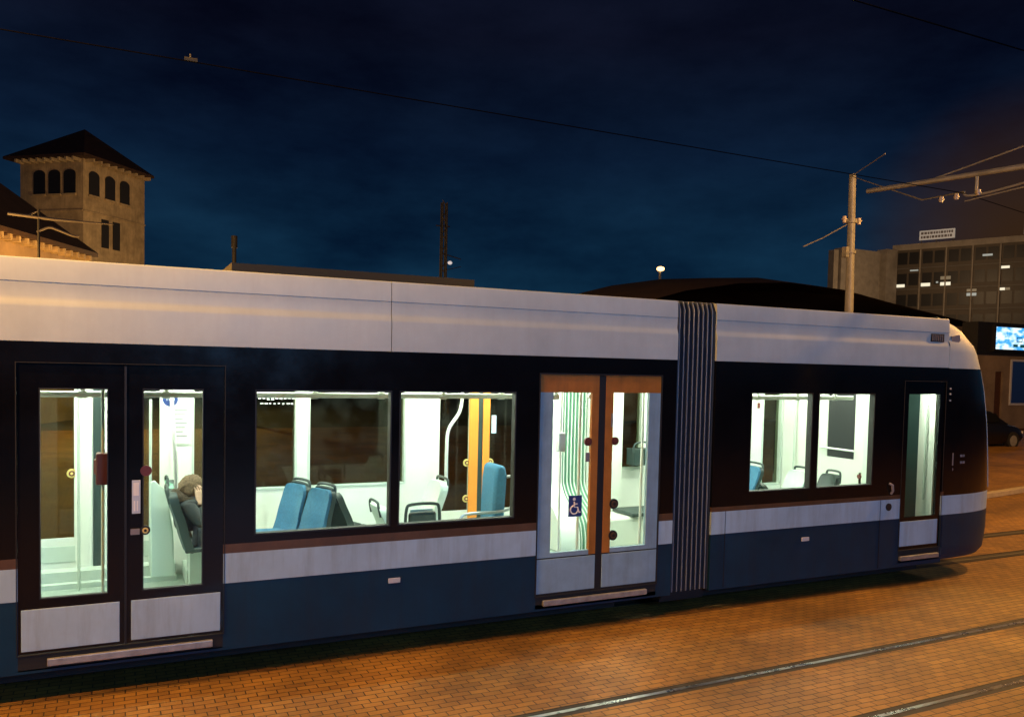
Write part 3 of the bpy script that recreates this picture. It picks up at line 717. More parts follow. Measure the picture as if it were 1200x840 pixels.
for v in list(bm.verts):
    x, y, z = v.co
    if x > .45 and z < .45: v.co = Vector((x*.05, y*.06, z*.09+.02)); continue
    j = 1+.05*math.sin(y*22+z*9)+random.uniform(-.03, .03)
    v.co = Vector((x*.108*j, y*.090*j, z*.128*j+.008))
bmesh.ops.transform(bm, matrix=HT, verts=bm.verts[:]); obj('hair', bm, M['hair'], hd, smooth=True, sharp=180)
bm = bmesh.new(); P = []
for i in range(25):
    a = 2*math.pi*i/24; P.append((-.04+.09*math.cos(a), .13*math.sin(a)-.01, pz+.345-.05*math.cos(a)+random.uniform(-.008, .008)))
tube(bm, P, .05, 16, rs=[.05+random.uniform(-.012, .012) for _ in P])
for v_ in bm.verts: v_.co += Vector((random.uniform(-1, 1), random.uniform(-1, 1), random.uniform(-1, 1)))*.009
bm.verts.ensure_lookup_table(); obj('fur_hood', bm, M['fur'], per, smooth=True, sharp=180)
# hand on the brow, palm to the forehead, five fingers
V, Ed, Ra = [], [], []
hb = Vector((.07, -.165, pz+.30))
palm = chain([tuple(hb), (.072, -.155, pz+.36), (.070, -.135, pz+.41)], [.028, (.036, .020), (.040, .018)])
for k, (dy, ln) in enumerate(((-.03, .060), (-.010, .072), (.012, .068), (.032, .054))):
    p0 = Vector((.072+dy, -.128, pz+.435)); p1 = p0+Vector((-.012, .010, ln*.5)); p2 = p1+Vector((-.022, .018, ln*.42)); chain([tuple(p0), tuple(p1), tuple(p2)], [.010, .009, .0075], palm)
chain([(.105, -.14, pz+.37), (.118, -.125, pz+.40)], [.011, .009], palm-1)
skin_mesh('hand', V, Ed, Ra, M['skin'], per)
V, Ed, Ra = [], [], []
w = chain([(.39, .135, pz+.10), (.45, .11, pz+.09), (.49, .10, pz+.085)], [.026, (.034, .018), (.036, .017)])
for k, (dy, ln) in enumerate(((-.03, .055), (-.010, .068), (.012, .064), (.032, .05))):
    p0 = Vector((.51, .10+dy, pz+.082)); chain([tuple(p0), tuple(p0+Vector((ln*.5, 0, -.008))), tuple(p0+Vector((ln*.85, 0, -.03)))], [.010, .009, .0075], w)
chain([(.46, .065, pz+.085), (.49, .05, pz+.075)], [.011, .009], w-1)
skin_mesh('hand', V, Ed, Ra, M['skin'], per)

# ------------------------------------------------------------------ OVERHEAD LINE
def thingtube(name, pts, r, m, label, cat, group=None, n=8, smoothp=0):
    bm = bmesh.new(); tube(bm, pts, r, n); return tag(obj(name, bm, M[m], smooth=True), label, cat, group)
w = thingtube('contact_wire', [(-40, 1.2, 5.36), (11.2, 1.2, 5.30), (12.6, 1.2, 5.16), (60, 1.5, 5.2)], .006, 'wire', 'dark overhead wire running above the tram roof', 'wire', 'overhead wires')
bm = bmesh.new(); tube(bm, [(.55, 1.2, 5.33), (.66, 1.2, 5.33)], .02, 8); tube(bm, [(.6, 1.2, 5.34), (.6, 1.2, 5.38)], .008, 6); obj('wire_clamp', bm, M['darkmetal'], w)
thingtube('contact_wire', [(-40, -2.1, 5.58), (60, -2.1, 5.56)], .006, 'wire', 'dark overhead wire crossing the top right corner of the sky', 'wire', 'overhead wires')
# cantilever over the track on the right, on its own mast outside the frame
can = empty('cantilever_bracket', (11.3, -4.2, 0))
tag(can, 'pale steel cantilever arm with insulators holding the wire at the right edge', 'catenary bracket')
def part(name, fn, m, parent, smooth=True, bevel=0., off=None):
    bm = bmesh.new(); fn(bm)
    off = off if off is not None else parent.matrix_basis.translation
    bmesh.ops.translate(bm, verts=bm.verts[:], vec=-Vector(off)); return obj(name, bm, m, parent, smooth=smooth, bevel=bevel)
part('mast', lambda b: tube(b, [(11.3, -4.2, 0), (11.3, -4.2, 6.6)], .12, 12, rs=[.13, .10]), M['galv'], can)
part('arm', lambda b: tube(b, [(11.3, -4.2, 5.30), (11.3, .3, 5.52), (11.3, 3.0, 5.66)], .038, 10), M['galv'], can)
part('arm_tie', lambda b: tube(b, [(11.3, -4.2, 6.4), (11.3, 1.8, 5.62)], .012, 6), M['galv'], can)
part('steady_arm', lambda b: (tube(b, smoothpath([(11.3, -.2, 5.32), (11.3, .1, 5.32), (11.3, .8, 5.26), (11.28, 1.15, 5.26), (11.26, 1.22, 5.30)], 4), .016, 8), tube(b, [(11.34, -.2, 5.28), (11.33, 1.25, 5.2)], .010, 6)), M['galv'], can)
part('drop_tube', lambda b: (tube(b, [(11.3, 1.05, 5.55), (11.3, 1.05, 5.28)], .02, 8), tube(b, [(11.3, -.2, 5.52), (11.3, -.2, 5.26)], .02, 8)), M['galv'], can)
for dy in (1.0, 1.35, 1.6):
    part('insulator', lambda b, dy=dy: (tube(b, [(11.28, dy, 5.24), (11.28, dy+.0, 5.32)], .026, 10), disc(b, (11.28, dy, 5.27), (0, 0, 1), .04, .012, 12)), M['insul'], can)
# catenary mast beyond the tram
mast = empty('catenary_pole', (16.5, 8, 0)); tag(mast, 'tall pale overhead line pole rising behind the front carriage roof', 'pole')
part('pole', lambda b: tube(b, [(16.5, 8, 0), (16.5, 8, 4.2), (16.44, 8, 7.55)], .12, 14, rs=[.115, .105, .08]), M['galv'], mast)
part('pole_band', lambda b: (tube(b, [(16.46, 8, 6.35), (16.46, 8, 6.45)], .13, 14), tube(b, [(16.22, 8, 6.40), (16.72, 8, 6.40)], .035, 8)), M['galv'], mast)
for dx in (-.24, .26): part('insulator', lambda b, dx=dx: (tube(b, [(16.46+dx, 8, 6.34), (16.46+dx, 8, 6.50)], .045, 10), disc(b, (16.46+dx, 8, 6.42), (0, 0, 1), .07, .02, 12)), M['insul'], mast)
part('stay', lambda b: (tube(b, [(16.3, 8, 6.3), (15.5, 8, 5.9), (14.9, 8, 5.65)], .014, 6), tube(b, [(16.4, 8, 7.5), (15.2, 6, 7.45)], .010, 6), tube(b, [(16.4, 8, 7.5), (13.0, 3.3, 5.75), (11.4, 1.3, 5.36)], .010, 6)), M['galv'], mast)
part('lower_clamp', lambda b: (tube(b, [(16.47, 8, 5.6), (16.47, 8, 5.66)], .135, 14), box(b, 16.25, 16.35, 7.93, 8.07, 5.5, 5.75)), M['galv'], mast)
# thin masts behind the tram
mm = empty('signal_mast', (4.5, 30, 0)); tag(mm, 'short dark mast top poking above the roof, left of the taller mast', 'mast')
part('pole', lambda b: tube(b, [(4.5, 30, 0), (4.5, 30, 7.9)], .09, 10), M['darkmetal'], mm); part('mast_cap', lambda b: tube(b, [(4.5, 30, 7.4), (4.5, 30, 7.9)], .13, 10), M['darkmetal'], mm)
mm = empty('lattice_mast', (14.0, 30, 0)); tag(mm, 'tall thin dark mast with a small pale lamp near its foot, against the blue sky', 'mast')
def lat(b):
    for dx, dy in ((-.13, -.13), (.13, -.13), (.13, .13), (-.13, .13)): tube(b, [(14+dx, 30+dy, 0), (14+dx*.8, 30+dy*.8, 10.3)], .04, 6)
    z = 0
    while z < 10: tube(b, [(13.87, 29.87, z), (14.13, 29.87, z+.4)], .02, 4); tube(b, [(14.13, 29.87, z+.4), (13.87, 29.87, z+.8)], .02, 4); z += .8
part('lattice', lat, M['darkmetal'], mm)
part('crossarm', lambda b: (tube(b, [(13.6, 30, 9.2), (14.3, 30, 9.2)], .03, 6), tube(b, [(14.0, 30, 7.9), (14.9, 30, 7.7)], .025, 6), tube(b, [(14.0, 30, 7.1), (14.9, 30, 7.35)], .02, 6)), M['darkmetal'], mm)
lm = part('mast_lamp', lambda b: bmesh.ops.create_uvsphere(b, u_segments=16, v_segments=10, radius=.11, matrix=Matrix.Translation((14.3, 29.9, 7.48)) @ Matrix.Diagonal((1, 1, .8, 1))), M['coollamp'], mm)
# station canopy, flat dark slab
cp = empty('station_canopy', (3.8, 10, 0)); tag(cp, 'long flat dark canopy roof just showing over the tram', 'canopy')
part('canopy_roof', lambda b: (box(b, 1.9, 6.75, 9, 12, 4.26, 4.40), box(b, 2.4, 6.4, 9.3, 11.7, 4.40, 4.44)), M['darkmetal'], cp, smooth=False)
for x in (2.6, 6.0): part('canopy_post', lambda b, x=x: tube(b, [(x, 11.2, 0), (x, 11.2, 4.25)], .08, 10), M['darkmetal'], cp)
# distant lit street lamp
sl_ = empty('street_lamp', (37.3, 45, 0)); tag(sl_, 'small lit street lamp glowing over the dark roof', 'street lamp')
part('post', lambda b: tube(b, [(37.35, 45.1, 0), (37.35, 45.1, 10.1)], .09, 10), M['galv'], sl_)
part('lamp_head', lambda b: bmesh.ops.create_uvsphere(b, u_segments=16, v_segments=10, radius=.30, matrix=Matrix.Translation((37.33, 45, 10.3)) @ Matrix.Diagonal((1, 1, .6, 1))), M['lamphead'], sl_)

# ------------------------------------------------------------------ BUILDINGS
def facebox(bm, o, dx, n, u0, u1, z0, z1, d0, d1, mi=0):   # box on a facade: o origin, dx along, n outward
    o = Vector(o); dx = Vector(dx); n = Vector(n)
    c = o+dx*((u0+u1)/2)+n*((d0+d1)/2)+Vector((0, 0, (z0+z1)/2))
    obox(bm, c, dx*((u1-u0)/2), n*((d1-d0)/2), Vector((0, 0, (z1-z0)/2)), mi)
# tower
al = R(40); s = 4.25; sR = 5.0; Cc = Vector((-1.70, 45, 0)); L_ = Vector((-math.cos(al), math.sin(al), 0)); Rr = Vector((math.sin(al), math.cos(al), 0))
tw = empty('tower_house', tuple(Cc+L_*s/2+Rr*sR/2)); tag(tw, 'cream stucco tower with arched windows and low pyramid tiled roof', 'tower')
ctr = Cc+L_*s/2+Rr*sR/2
part('wall', lambda b: obox(b, ctr+Vector((0, 0, 6.85)), L_*s/2, Rr*sR/2, Vector((0, 0, 6.85))), M['stucco'], tw, smooth=False)
def troof(b):
    e = s/2+.6; base = [ctr+L_*i*e+Rr*j*(sR/2+(.12 if j > 0 else .6)) for i, j in ((-1, -1), (1, -1), (1, 1), (-1, 1))]
    v0 = [b.verts.new(p+Vector((0, 0, 13.62))) for p in base]; v1 = [b.verts.new(p+Vector((0, 0, 13.76))) for p in base]
    ap = b.verts.new(ctr+Vector((0, 0, 16.0)))
    b.faces.new(v0)
    for i in range(4):
        j = (i+1) % 4; b.faces.new((v0[i], v0[j], v1[j], v1[i])); b.faces.new((v1[i], v1[j], ap))
rf = part('roof', troof, M['tile'], tw, smooth=False)
0 and part('roof_finial', lambda b: tube(b, [tuple(ctr+Vector((0, 0, 15.9))), tuple(ctr+Vector((0, 0, 16.5)))], .06, 8), M['darkmetal'], rf, off=tw.location)
def brk(b):
    for i in range(9):
        u = .2+i*(s-.4)/8; u2 = .2+i*(sR-.4)/8
        obox(b, Cc+L_*u-Rr*.28+Vector((0, 0, 13.52)), L_*.06, Rr*.28, Vector((0, 0, .09))); obox(b, Cc+Rr*u2-L_*.28+Vector((0, 0, 13.52)), L_*.28, Rr*.06, Vector((0, 0, .09)))
part('eave_bracket', brk, M['stucco'], tw, smooth=False)
def archwin(b, o, dx, n, u, w, z0, z1, dep=.04):
    P = [(u-w/2, z0), (u+w/2, z0), (u+w/2, z1-w*.30)]+[(u+w/2*math.cos(R(a)), z1-w*.3+w*.3*math.sin(R(a))) for a in range(20, 180, 20)]+[(u-w/2, z1-w*.30)]
    A = [b.verts.new(Vector(o)+Vector(dx)*p[0]+Vector((0, 0, p[1]))+Vector(n)*.005) for p in P]; B = [b.verts.new(Vector(o)+Vector(dx)*p[0]+Vector((0, 0, p[1]))+Vector(n)*(.005+dep)) for p in P]
    b.faces.new(A); b.faces.new(B[::-1]); m = len(P)
    for i in range(m): b.faces.new((A[i], A[(i+1) % m], B[(i+1) % m], B[i]))
for (d_, n_, us) in ((L_, -Rr, (.88, 1.90, 2.92)), (Rr, -L_, (.80, 2.05, 3.25))):
    for u in us:
        wn = part('window', lambda b: archwin(b, Cc, d_, n_, u, .78, 11.72, 13.05), M['bglass'], tw, smooth=False)
        part('sill', lambda b: facebox(b, Cc, d_, n_, u-.45, u+.45, 11.60, 11.71, .0, .10), M['stucco'], wn, smooth=False, off=tw.location)
for u in (1.65, 2.55): part('window', lambda b: facebox(b, Cc, Rr, -L_, u-.28, u+.28, 8.9, 10.5, .004, .05), M['bglass'], tw, smooth=False)
part('string_course', lambda b: (facebox(b, Cc, Rr, -L_, .0, sR, 10.72, 10.80, .002, .06), facebox(b, Cc, L_, -Rr, .0, s, 10.72, 10.80, .002, .06)), M['stucco'], tw, smooth=False)
# lower tiled house in front of the tower
lh = empty('tiled_house', (-8.5, 27, 0)); tag(lh, 'low stucco house with sloping tiled roof at the left edge, before the tower', 'house')
HB = Vector((-.72, 32.2, 0)); hu = Vector((-.407, -.914, 0)).normalized(); hv = Vector((-.914, .407, 0)); hn = -hv
part('wall', lambda b: facebox(b, HB, hu, hn, .5, 15.5, 0, 6.9, -9.5, -.6), M['stuccotan'], lh, smooth=False)
def lroof(b):
    Pp = lambda u, v, z: HB+hu*u+hv*v+Vector((0, 0, z))
    A = [Pp(0, 0, 7.0), Pp(16, 0, 7.0), Pp(16, 10, 7.0), Pp(0, 10, 7.0)]; Rg = [Pp(5, 5, 11.5), Pp(11, 5, 11.5)]
    V_ = [b.verts.new(p) for p in A]; Wv = [b.verts.new(p-Vector((0, 0, .16))) for p in A]; g = [b.verts.new(p) for p in Rg]
    b.faces.new((V_[0], V_[1], g[1], g[0])); b.faces.new((V_[1], V_[2], g[1])); b.faces.new((V_[2], V_[3], g[0], g[1])); b.faces.new((V_[3], V_[0], g[0]))
    for i in range(4): b.faces.new((V_[i], V_[(i+1) % 4], Wv[(i+1) % 4], Wv[i]))
    b.faces.new(Wv)
part('roof', lroof, M['tile'], lh, smooth=False)
def eav(b):
    for i in range(30): facebox(b, HB, hu, hn, .4+i*.52, .52+i*.52, 6.62, 6.83, -.6, -.08)
part('rafter_end', eav, M['stucco'], lh, smooth=False)
for u in (2.5, 5.5, 8.5, 11.5):
    wn = part('window', lambda b: facebox(b, HB, hu, hn, u-.5, u+.5, 3.4, 5.2, -.598, -.55), M['bglass'], lh, smooth=False); part('sill', lambda b: facebox(b, HB, hu, hn, u-.6, u+.6, 3.25, 3.39, -.598, -.48), M['stucco'], wn, smooth=False, off=lh.location)
# pale bracket arms at the left
ba = empty('line_bracket', (-1.95, 20, 0)); tag(ba, 'pale bracket arms of a line pole in front of the tiled roof', 'catenary bracket')
part('pole', lambda b: tube(b, [(-2.0, 20, 0), (-2.0, 20, 6.75)], .035, 8), M['darkmetal'], ba)
part('bracket_arm', lambda b: (tube(b, [(-2.75, 20, 6.56), (-1.6, 20, 6.50), (-.1, 20, 6.50)], .035, 8, rs=[.045, .045, .018]), tube(b, [(-2.25, 20, 6.56), (-2.0, 20, 6.70)], .02, 6)), M['mullion'], ba)
part('bent_arm', lambda b: tube(b, smoothpath([(-2.05, 20, 6.10), (-1.75, 20, 6.26), (-1.55, 20, 6.22), (-1.15, 20, 6.08), (-.98, 20, 6.08)], 4), .035, 8), M['mullion'], ba)
# big dark hip roof (market hall) behind
mh = empty('market_hall', (34, 30, 0)); tag(mh, 'dark low domed hall roof behind the bellows, under the small lamp', 'hall')
part('wall', lambda b: box(b, 23, 52, 28, 40, 0, 5.8), M['stuccotan'], mh, smooth=False)
def mroof(b):
    n = 18; A = []
    prof = [(22.3, 6.0), (23.5, 6.45), (26, 7.15), (29.5, 7.75), (33, 8.0), (37, 7.85), (41, 7.3), (46, 6.7), (53, 5.9)]
    for y, k in ((27, -.55), (29.6, 0.), (34, .35), (40, 0), (42, -.5)): A.append([b.verts.new((x, y, z+k*.9)) for x, z in prof])
    for a, c in zip(A, A[1:]):
        for i in range(len(prof)-1): b.faces.new((a[i], a[i+1], c[i+1], c[i]))
part('roof', mroof, M['darkroof'], mh, smooth=True)
# block on the right : tan end wing and glazed facade
ob = empty('office_building', (92, 68, 0)); tag(ob, 'glazed office block with a few lit windows, roof sign and tan end wing', 'building')
part('end_wing', lambda b: (box(b, 83.2, 90.0, 70, 71.2, 0, 18.7), box(b, 90.9, 92.9, 69.6, 71.2, 0, 19.1), box(b, 82.2, 83.0, 70.3, 71.2, 0, 18.4), box(b, 90.0, 90.9, 70.6, 71.2, 0, 18.6)), M['concrete'], ob, smooth=False)
A_ = Vector((93, 70, 0)); B_ = Vector((101.5, 49.0, 0)); dx = (B_-A_).normalized(); Ln = (B_-A_).length; nn = Vector((-abs(dx.y), -abs(dx.x), 0)).normalized()
M['facade'] = mat('brown facade panels', (.10, .085, .07), .6, var=.3, vscale=.4)
part('facade', lambda b: facebox(b, A_, dx, nn, 0, Ln, 0, 19.0, -14, 0), M['facade'], ob, smooth=False)
for i in range(6):
    for j in range(7):
        for k in range(2):
            part('window', lambda b: facebox(b, A_, dx, nn, .35+j*3.05+k*1.4, .35+j*3.05+k*1.4+1.15, 3.4+i*2.75, 3.4+i*2.75+1.55, .003, .04), M['bglass'], ob, smooth=False)
part('parapet', lambda b: facebox(b, A_, dx, nn, -.3, Ln+.3, 19.0, 19.75, -14.2, .35), M['concrete'], ob, smooth=False)
for i in range(8): part('mullion', lambda b: facebox(b, A_, dx, nn, i*3.05, i*3.05+.16, 0, 19.0, .0, .16), M['concrete'], ob, smooth=False)
for i in range(6): part('floor_edge', lambda b: facebox(b, A_, dx, nn, 0, Ln, 2.8+i*2.75, 2.93+i*2.75, .0, .12), M['mullion'], ob, smooth=False)
for k in range(3): M['lit%d' % k] = mat('lit window %d' % k, (.1, .1, .08), .5, emit=((1, .90, .66), (.9, .95, .85), (1, .75, .45))[k], estr=(.95, .35, .16)[k])
for u, z, w_, h_, k in ((.3, 14.2, 1.0, .38, 0), (1.9, 16.25, 1.0, .16, 1), (3.3, 14.2, 1.1, .42, 0), (5.1, 14.55, .25, .2, 1), (5.6, 14.2, 1.2, .42, 0), (5.6, 14.95, 1.2, .42, 2), (8.7, 12.75, 1.1, .36, 1), (8.7, 13.3, 1.1, .3, 2), (10.3, 17.6, 1.1, .24, 1), (12.4, 15.95, .9, .3, 0), (12.2, 13.3, .7, .3, 0), (12.95, 13.3, .5, .3, 2), (15.4, 15.0, 1.0, .4, 1)):
    part('lit_window', lambda b: facebox(b, A_, dx, nn, u, u+w_, z, z+h_, .045, .07), M['lit%d' % k], ob, smooth=False)
M['signface'] = mat('roof sign face', (.6, .58, .52), .6, emit=(1, .93, .82), estr=.16)
def rs(b, u0, u1, z0, z1):
    facebox(b, A_, dx, nn, u0, u1, z0, z1, -.3, -.15, 0)
    for r_ in (z0+.16*(z1-z0), z0+.58*(z1-z0)):
        u = u0+.2
        while u < u1-.4:
            l = random.choice((.14, .2, .26, .3)); facebox(b, A_, dx, nn, u, u+l, r_, r_+.26*(z1-z0), -.15, -.11, 1); u += l+.1
sg = part('roof_sign', lambda b: rs(b, 2.8, 7.0, 20.2, 21.4), [M['signface'], M['mark']], ob, smooth=False)
part('sign_post', lambda b: [facebox(b, A_, dx, nn, u, u+.1, 19.75, 20.25, -.3, -.2) for u in (3, 4.8, 6.8)], M['mullion'], sg, smooth=False, off=ob.location)
part('roof_sign', lambda b: rs(b, 14.6, 17.5, 19.95, 21.2), [M['signface'], M['mark']], ob, smooth=False)
# shop with screen
sh = empty('shop_building', (42, 21, 0)); tag(sh, 'tan single storey building below the bright screen at the right edge', 'building')
part('wall', lambda b: wall(b, 36, 54, 0, 3.75, 20, 20.3, [(40.15, 40.75, 0, 2.9), (41.35, 44.5, 1.25, 3.5)]), M['stuccotan'], sh, smooth=False)
part('side_wall', lambda b: (box(b, 36, 54, 20.3, 26, 3.45, 3.74), box(b, 36, 36.3, 20.3, 26, 0, 3.4)), M['stuccotan'], sh, smooth=False)
part('door', lambda b: box(b, 40.15, 40.75, 20.1, 20.2, 0, 2.9), M['wood'], sh, smooth=False)
wn = part('window', lambda b: (frame(b, 41.3, 44.5, 1.2, 3.55, 19.94, 20.1, .10),), M['signwhite'], sh, smooth=False)
M['bluewin'] = mat('blue lit window', (.02, .03, .06), .15, emit=(.05, .14, .45), estr=.03)
part('pane', lambda b: box(b, 41.4, 44.4, 20.1, 20.15, 1.3, 3.45), M['bluewin'], wn, smooth=False, off=sh.location)
part('fascia', lambda b: box(b, 38.3, 54, 19.75, 20.6, 3.76, 5.35), M['darkmetal'], sh, smooth=False)
scn = empty('display_screen', (42, 19.6, 3.9)); tag(scn, 'bright blue and white lit screen on the dark fascia at the right edge', 'screen')
part('screen_frame', lambda b: frame(b, 39.3, 44.9, 3.9, 5.25, 19.56, 19.745, .12), M['darkmetal'], scn, smooth=False)
def screen_mat():
    m = bpy.data.materials.new('screen picture'); m.use_nodes = True; nt = m.node_tree; b = nt.nodes['Principled BSDF']
    tc = nt.nodes.new('ShaderNodeTexCoord'); n = nt.nodes.new('ShaderNodeTexNoise'); n.inputs['Scale'].default_value = 1.6; n.inputs['Detail'].default_value = 3
    mp = nt.nodes.new('ShaderNodeMapping'); mp.inputs['Scale'].default_value = (1, 1, 2.2)
    nt.links.new(tc.outputs['Object'], mp.inputs[0]); nt.links.new(mp.outputs[0], n.inputs['Vector'])
    r = nt.nodes.new('ShaderNodeValToRGB'); r.color_ramp.elements[0].position = .42; r.color_ramp.elements[0].color = (.05, .35, .85, 1); r.color_ramp.elements[1].position = .58; r.color_ramp.elements[1].color = (.75, .95, 1, 1)
    nt.links.new(n.outputs['Fac'], r.inputs['Fac']); nt.links.new(r.outputs[0], b.inputs['Emission Color']); b.inputs['Emission Strength'].default_value = 1.4; b.inputs['Base Color'].default_value = (.02, .02, .02, 1)
    return m
part('screen_picture', lambda b: box(b, 39.42, 44.78, 19.64, 19.70, 4.02, 5.13), screen_mat(), scn, smooth=False)
M['icon'] = mat('screen icon', (.02, .1, .08), .5, emit=(.01, .12, .12), estr=.5)
part('screen_icon', lambda b: (box(b, 40.9, 41.25, 19.625, 19.638, 4.16, 4.30), box(b, 41.45, 41.8, 19.625, 19.638, 4.14, 4.30), frame(b, 41.15, 41.6, 4.42, 4.66, 19.625, 19.638, .04)), M['icon'], scn, smooth=False)
# dark parked car beyond the nose
M['carpaint'] = mat('black car paint', (.004, .004, .004), .4)
M['carglass'] = mat('dark car glass', (.008, .009, .01), .08)
M['tyre'] = mat('tyre rubber', (.01, .01, .01), .8)
car = empty('parked_car', (28.1, 12.9, 0)); tag(car, 'dark parked car beyond the nose of the tram at the right edge', 'car')
cx0 = 25.9
def carbody(b):
    st = [(0, .45, .80, .70), (.12, .30, .95, .82), (.6, .22, 1.02, .88), (1.3, .20, 1.0, .90), (2.5, .20, .98, .90), (3.2, .20, .93, .90), (3.9, .22, .82, .86), (4.25, .28, .68, .78), (4.38, .40, .58, .62)]
    secs = []
    for x, zb, zt, hw in st:
        secs.append([(cx0+x, 12.9+y, z) for y, z in ((-hw*.9, zb), (-hw, zb+.12), (-hw, zt-.22), (-hw*.94, zt-.04), (-hw*.8, zt), (hw*.8, zt), (hw*.94, zt-.04), (hw, zt-.22), (hw, zb+.12), (hw*.9, zb))])
    loft(b, secs)
part('body', carbody, M['carpaint'], car)
def cabin(b, e=0.):
    st = [(.35, .98, .98), (.75, .98, 1.36), (1.2, .98, 1.46), (2.0, .98, 1.47), (2.6, .96, 1.36), (3.35, .94, .95)]
    secs = []
    for x, zb, zt in st:
        w_ = .78; t_ = .78-.28*(zt-.95)
        secs.append([(cx0+x, 12.9+y, z) for y, z in ((-w_, zb-.06), (-t_-.02, (zb+zt)/2), (-t_+.04, zt), (t_-.04, zt), (t_+.02, (zb+zt)/2), (w_, zb-.06))])
    loft(b, secs)
cb = part('cabin', cabin, M['carpaint'], car)
for x0_, x1_ in ((.85, 1.75), (1.82, 2.75)):
    part('side_window', lambda b: prism(b, [(cx0+x0_, 1.0), (cx0+x1_+.15*(x0_ > 1), 1.0), (cx0+x1_-.12*(x0_ > 1), 1.32), (cx0+x0_+.1*(x0_ < 1), 1.33)], 12.9-.80, 12.9-.72), M['carglass'], car, smooth=False)
for x in (.85, 3.5):
    for sy in (-1, 1):
        wl = part('wheel', lambda b: disc(b, (cx0+x, 12.9+sy*.72, .32), (0, sy, 0), .32, .2, 28), M['tyre'], car)
        part('rim', lambda b: disc(b, (cx0+x, 12.9+sy*.90, .32), (0, sy, 0), .2, .03, 20), M['galv'], wl, off=car.location)
for sy in (-1, 1): part('headlight', lambda b: obox(b, (cx0+4.24, 12.9+sy*.62, .60), (.06, 0, 0), (0, .14, 0), (0, 0, .05)), M['reflector'], car, smooth=False, bevel=.01)

# ------------------------------------------------------------------ WORLD
w = bpy.data.worlds.new('World'); sc.world = w; w.use_nodes = True; nt = w.node_tree; bg = nt.nodes['Background']
tc = nt.nodes.new('ShaderNodeTexCoord'); sep = nt.nodes.new('ShaderNodeSeparateXYZ'); nt.links.new(tc.outputs['Generated'], sep.inputs[0])
rp = nt.nodes.new('ShaderNodeValToRGB'); cr = rp.color_ramp; nt.links.new(sep.outputs['Z'], rp.inputs['Fac'])
cols = [(0, (.0038, .029, .068)), (.13, (.0032, .021, .056)), (.24, (.0024, .0098, .032)), (.36, (.0026, .0045, .015)), (1, (.0022, .0032, .010))]
cr.elements[0].position = 0; cr.elements[0].color = (*cols[0][1], 1); cr.elements[1].position = 1; cr.elements[1].color = (*cols[-1][1], 1)
for p, c in cols[1:-1]: e = cr.elements.new(p); e.color = (*c, 1)
nz_ = nt.nodes.new('ShaderNodeTexNoise'); nz_.inputs['Scale'].default_value = 3.2; nz_.inputs['Detail'].default_value = 7; nz_.inputs['Roughness'].default_value = .6
mp = nt.nodes.new('ShaderNodeMapping'); mp.inputs['Scale'].default_value = (1, 1, 2.6); nt.links.new(tc.outputs['Generated'], mp.inputs[0]); nt.links.new(mp.outputs[0], nz_.inputs['Vector'])
cl = nt.nodes.new('ShaderNodeValToRGB'); cl.color_ramp.elements[0].position = .35; cl.color_ramp.elements[0].color = (.42, .40, .45, 1); cl.color_ramp.elements[1].position = .7; cl.color_ramp.elements[1].color = (1.75, 1.45, 1.2, 1)
nt.links.new(nz_.outputs['Fac'], cl.inputs['Fac'])
mu = nt.nodes.new('ShaderNodeMixRGB'); mu.blend_type = 'MULTIPLY'; mu.inputs[0].default_value = 1; nt.links.new(rp.outputs[0], mu.inputs[1]); nt.links.new(cl.outputs[0], mu.inputs[2])
# town glow low in the sky on the right
gd = Vector((.835, .53, .13)).normalized()
dt = nt.nodes.new('ShaderNodeVectorMath'); dt.operation = 'DOT_PRODUCT'; dt.inputs[1].default_value = gd; nt.links.new(tc.outputs['Generated'], dt.inputs[0])
mr = nt.nodes.new('ShaderNodeMapRange'); mr.inputs['From Min'].default_value = .984; mr.inputs['From Max'].default_value = 1.0; nt.links.new(dt.outputs['Value'], mr.inputs['Value'])
pw = nt.nodes.new('ShaderNodeMath'); pw.operation = 'POWER'; pw.inputs[1].default_value = 1.6; nt.links.new(mr.outputs[0], pw.inputs[0])
mg = nt.nodes.new('ShaderNodeMixRGB'); mg.inputs[2].default_value = (.034, .016, .007, 1); nt.links.new(pw.outputs[0], mg.inputs[0]); nt.links.new(mu.outputs[0], mg.inputs[1])
nt.links.new(mg.outputs[0], bg.inputs['Color']); bg.inputs['Strength'].default_value = 1.0

# ------------------------------------------------------------------ LAMPS (unseen: street lamps, plus others added for their light)
def lamp(name, loc, col, power, radius=.12, spot=None, target=None):
    ld = bpy.data.lights.new(name, 'SPOT' if spot else 'POINT'); ld.energy = power; ld.color = col; ld.shadow_soft_size = radius
    if spot: ld.spot_size = R(spot); ld.spot_blend = .9
    o = bpy.data.objects.new(name, ld); C.objects.link(o); o.location = loc
    if target: o.rotation_euler = (Vector(target)-Vector(loc)).to_track_quat('-Z', 'Y').to_euler()
    return o
SOD = (1, .48, .11)
lamp('unseen_sodium_lamp', (-2.2, -1.0, 7.2), SOD, 1500)
lamp('unseen_sodium_lamp', (-4.2, -3.0, 5.8), SOD, 1500)  # unseen, added to warm the left end of the fascia
lamp('unseen_sodium_lamp', (15.2, -.8, 8.0), SOD, 2700)
lamp('unseen_sodium_lamp', (26., 5.0, 8.0), SOD, 1400)
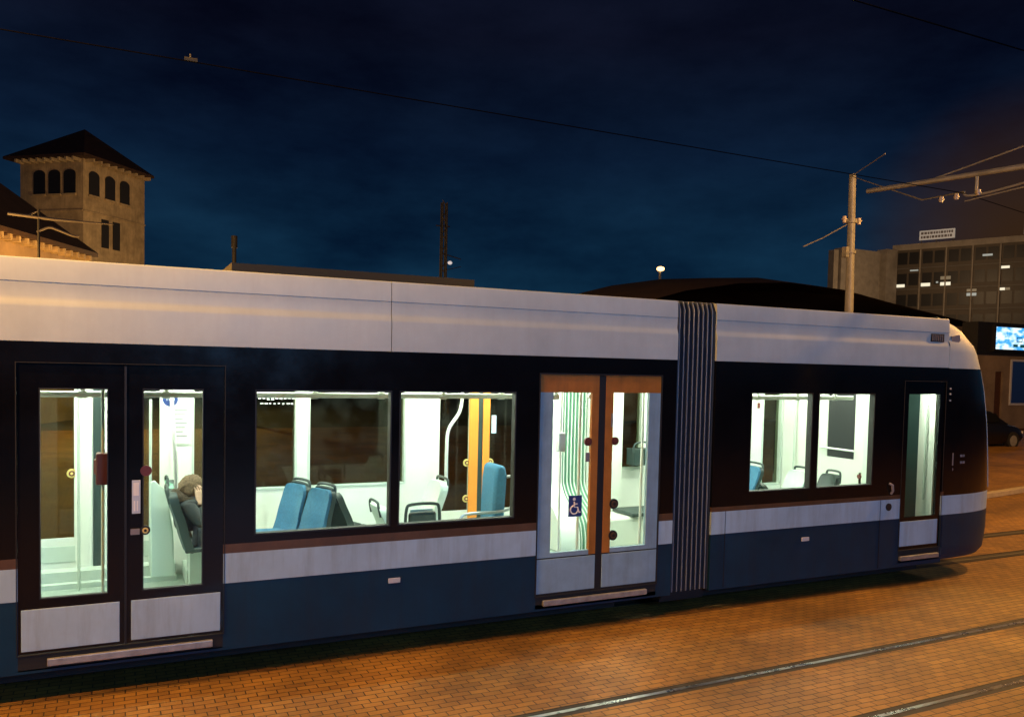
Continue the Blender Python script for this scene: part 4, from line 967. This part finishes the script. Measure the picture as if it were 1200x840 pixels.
lamp('unseen_sodium_lamp', (20.5, -1.0, 7.0), SOD, 1300)  # unseen, added to light the front of the nose
lamp('unseen_sodium_lamp', (5.2, -2.6, 8.0), SOD, 1050, spot=76, target=(5.4, -3.7, 0))  # unseen spot, added to light the paving but spare the tram side
lamp('unseen_sodium_lamp', (-.2, 25.5, 3.6), SOD, 1500)
lamp('unseen_sodium_lamp', (-4.5, 19, 4.2), SOD, 2000)  # unseen, added so the ground behind shows amber through the far glass
lamp('unseen_sodium_lamp', (80., 56., 14.0), (1, .60, .28), 3300)  # unseen, added to light the office facade and end wing
lamp('unseen_sodium_lamp', (3.5, 36., 5.0), (1, .60, .25), 1900)  # unseen, added to brighten the tower walls
lamp('cool_lamp', (3.0, -16, 6.0), (.19, .50, 1.), 3300, 1.6)

# ------------------------------------------------------------------ CAMERA
q = (962.5671348876897, 0.4487358604497261, -0.04437836587668089, 0.02220826345636002, 2.6020280055003244, 6.960893899661589, 472.48203722212014)
f, yaw, pitch, roll, h, D, cy = q
fw = Vector((math.sin(yaw)*math.cos(pitch), math.cos(yaw)*math.cos(pitch), math.sin(pitch)))
rt = Vector((math.cos(yaw), -math.sin(yaw), 0)); up = rt.cross(fw)
r2 = rt*math.cos(roll)+up*math.sin(roll); u2 = up*math.cos(roll)-rt*math.sin(roll)
cd = bpy.data.cameras.new('camera'); cam = bpy.data.objects.new('camera', cd); C.objects.link(cam)
mw = Matrix((r2, u2, -fw)).transposed().to_4x4(); mw.translation = (0, -D, h); cam.matrix_world = mw
cd.sensor_width = 36; cd.sensor_fit = 'HORIZONTAL'; cd.lens = 36*f/1200; cd.shift_y = (cy-420)/1200
cd.clip_start = .05; cd.clip_end = 3000
sc.camera = cam
sc.view_settings.view_transform = 'Standard'; sc.view_settings.look = 'None'; sc.view_settings.exposure = 0; sc.view_settings.gamma = 1
sc.render.engine = 'CYCLES'
sc.cycles.max_bounces = 8; sc.cycles.transparent_max_bounces = 16; sc.cycles.sample_clamp_indirect = 4; sc.cycles.caustics_reflective = False; sc.cycles.caustics_refractive = False
sc.cycles.use_denoising = True
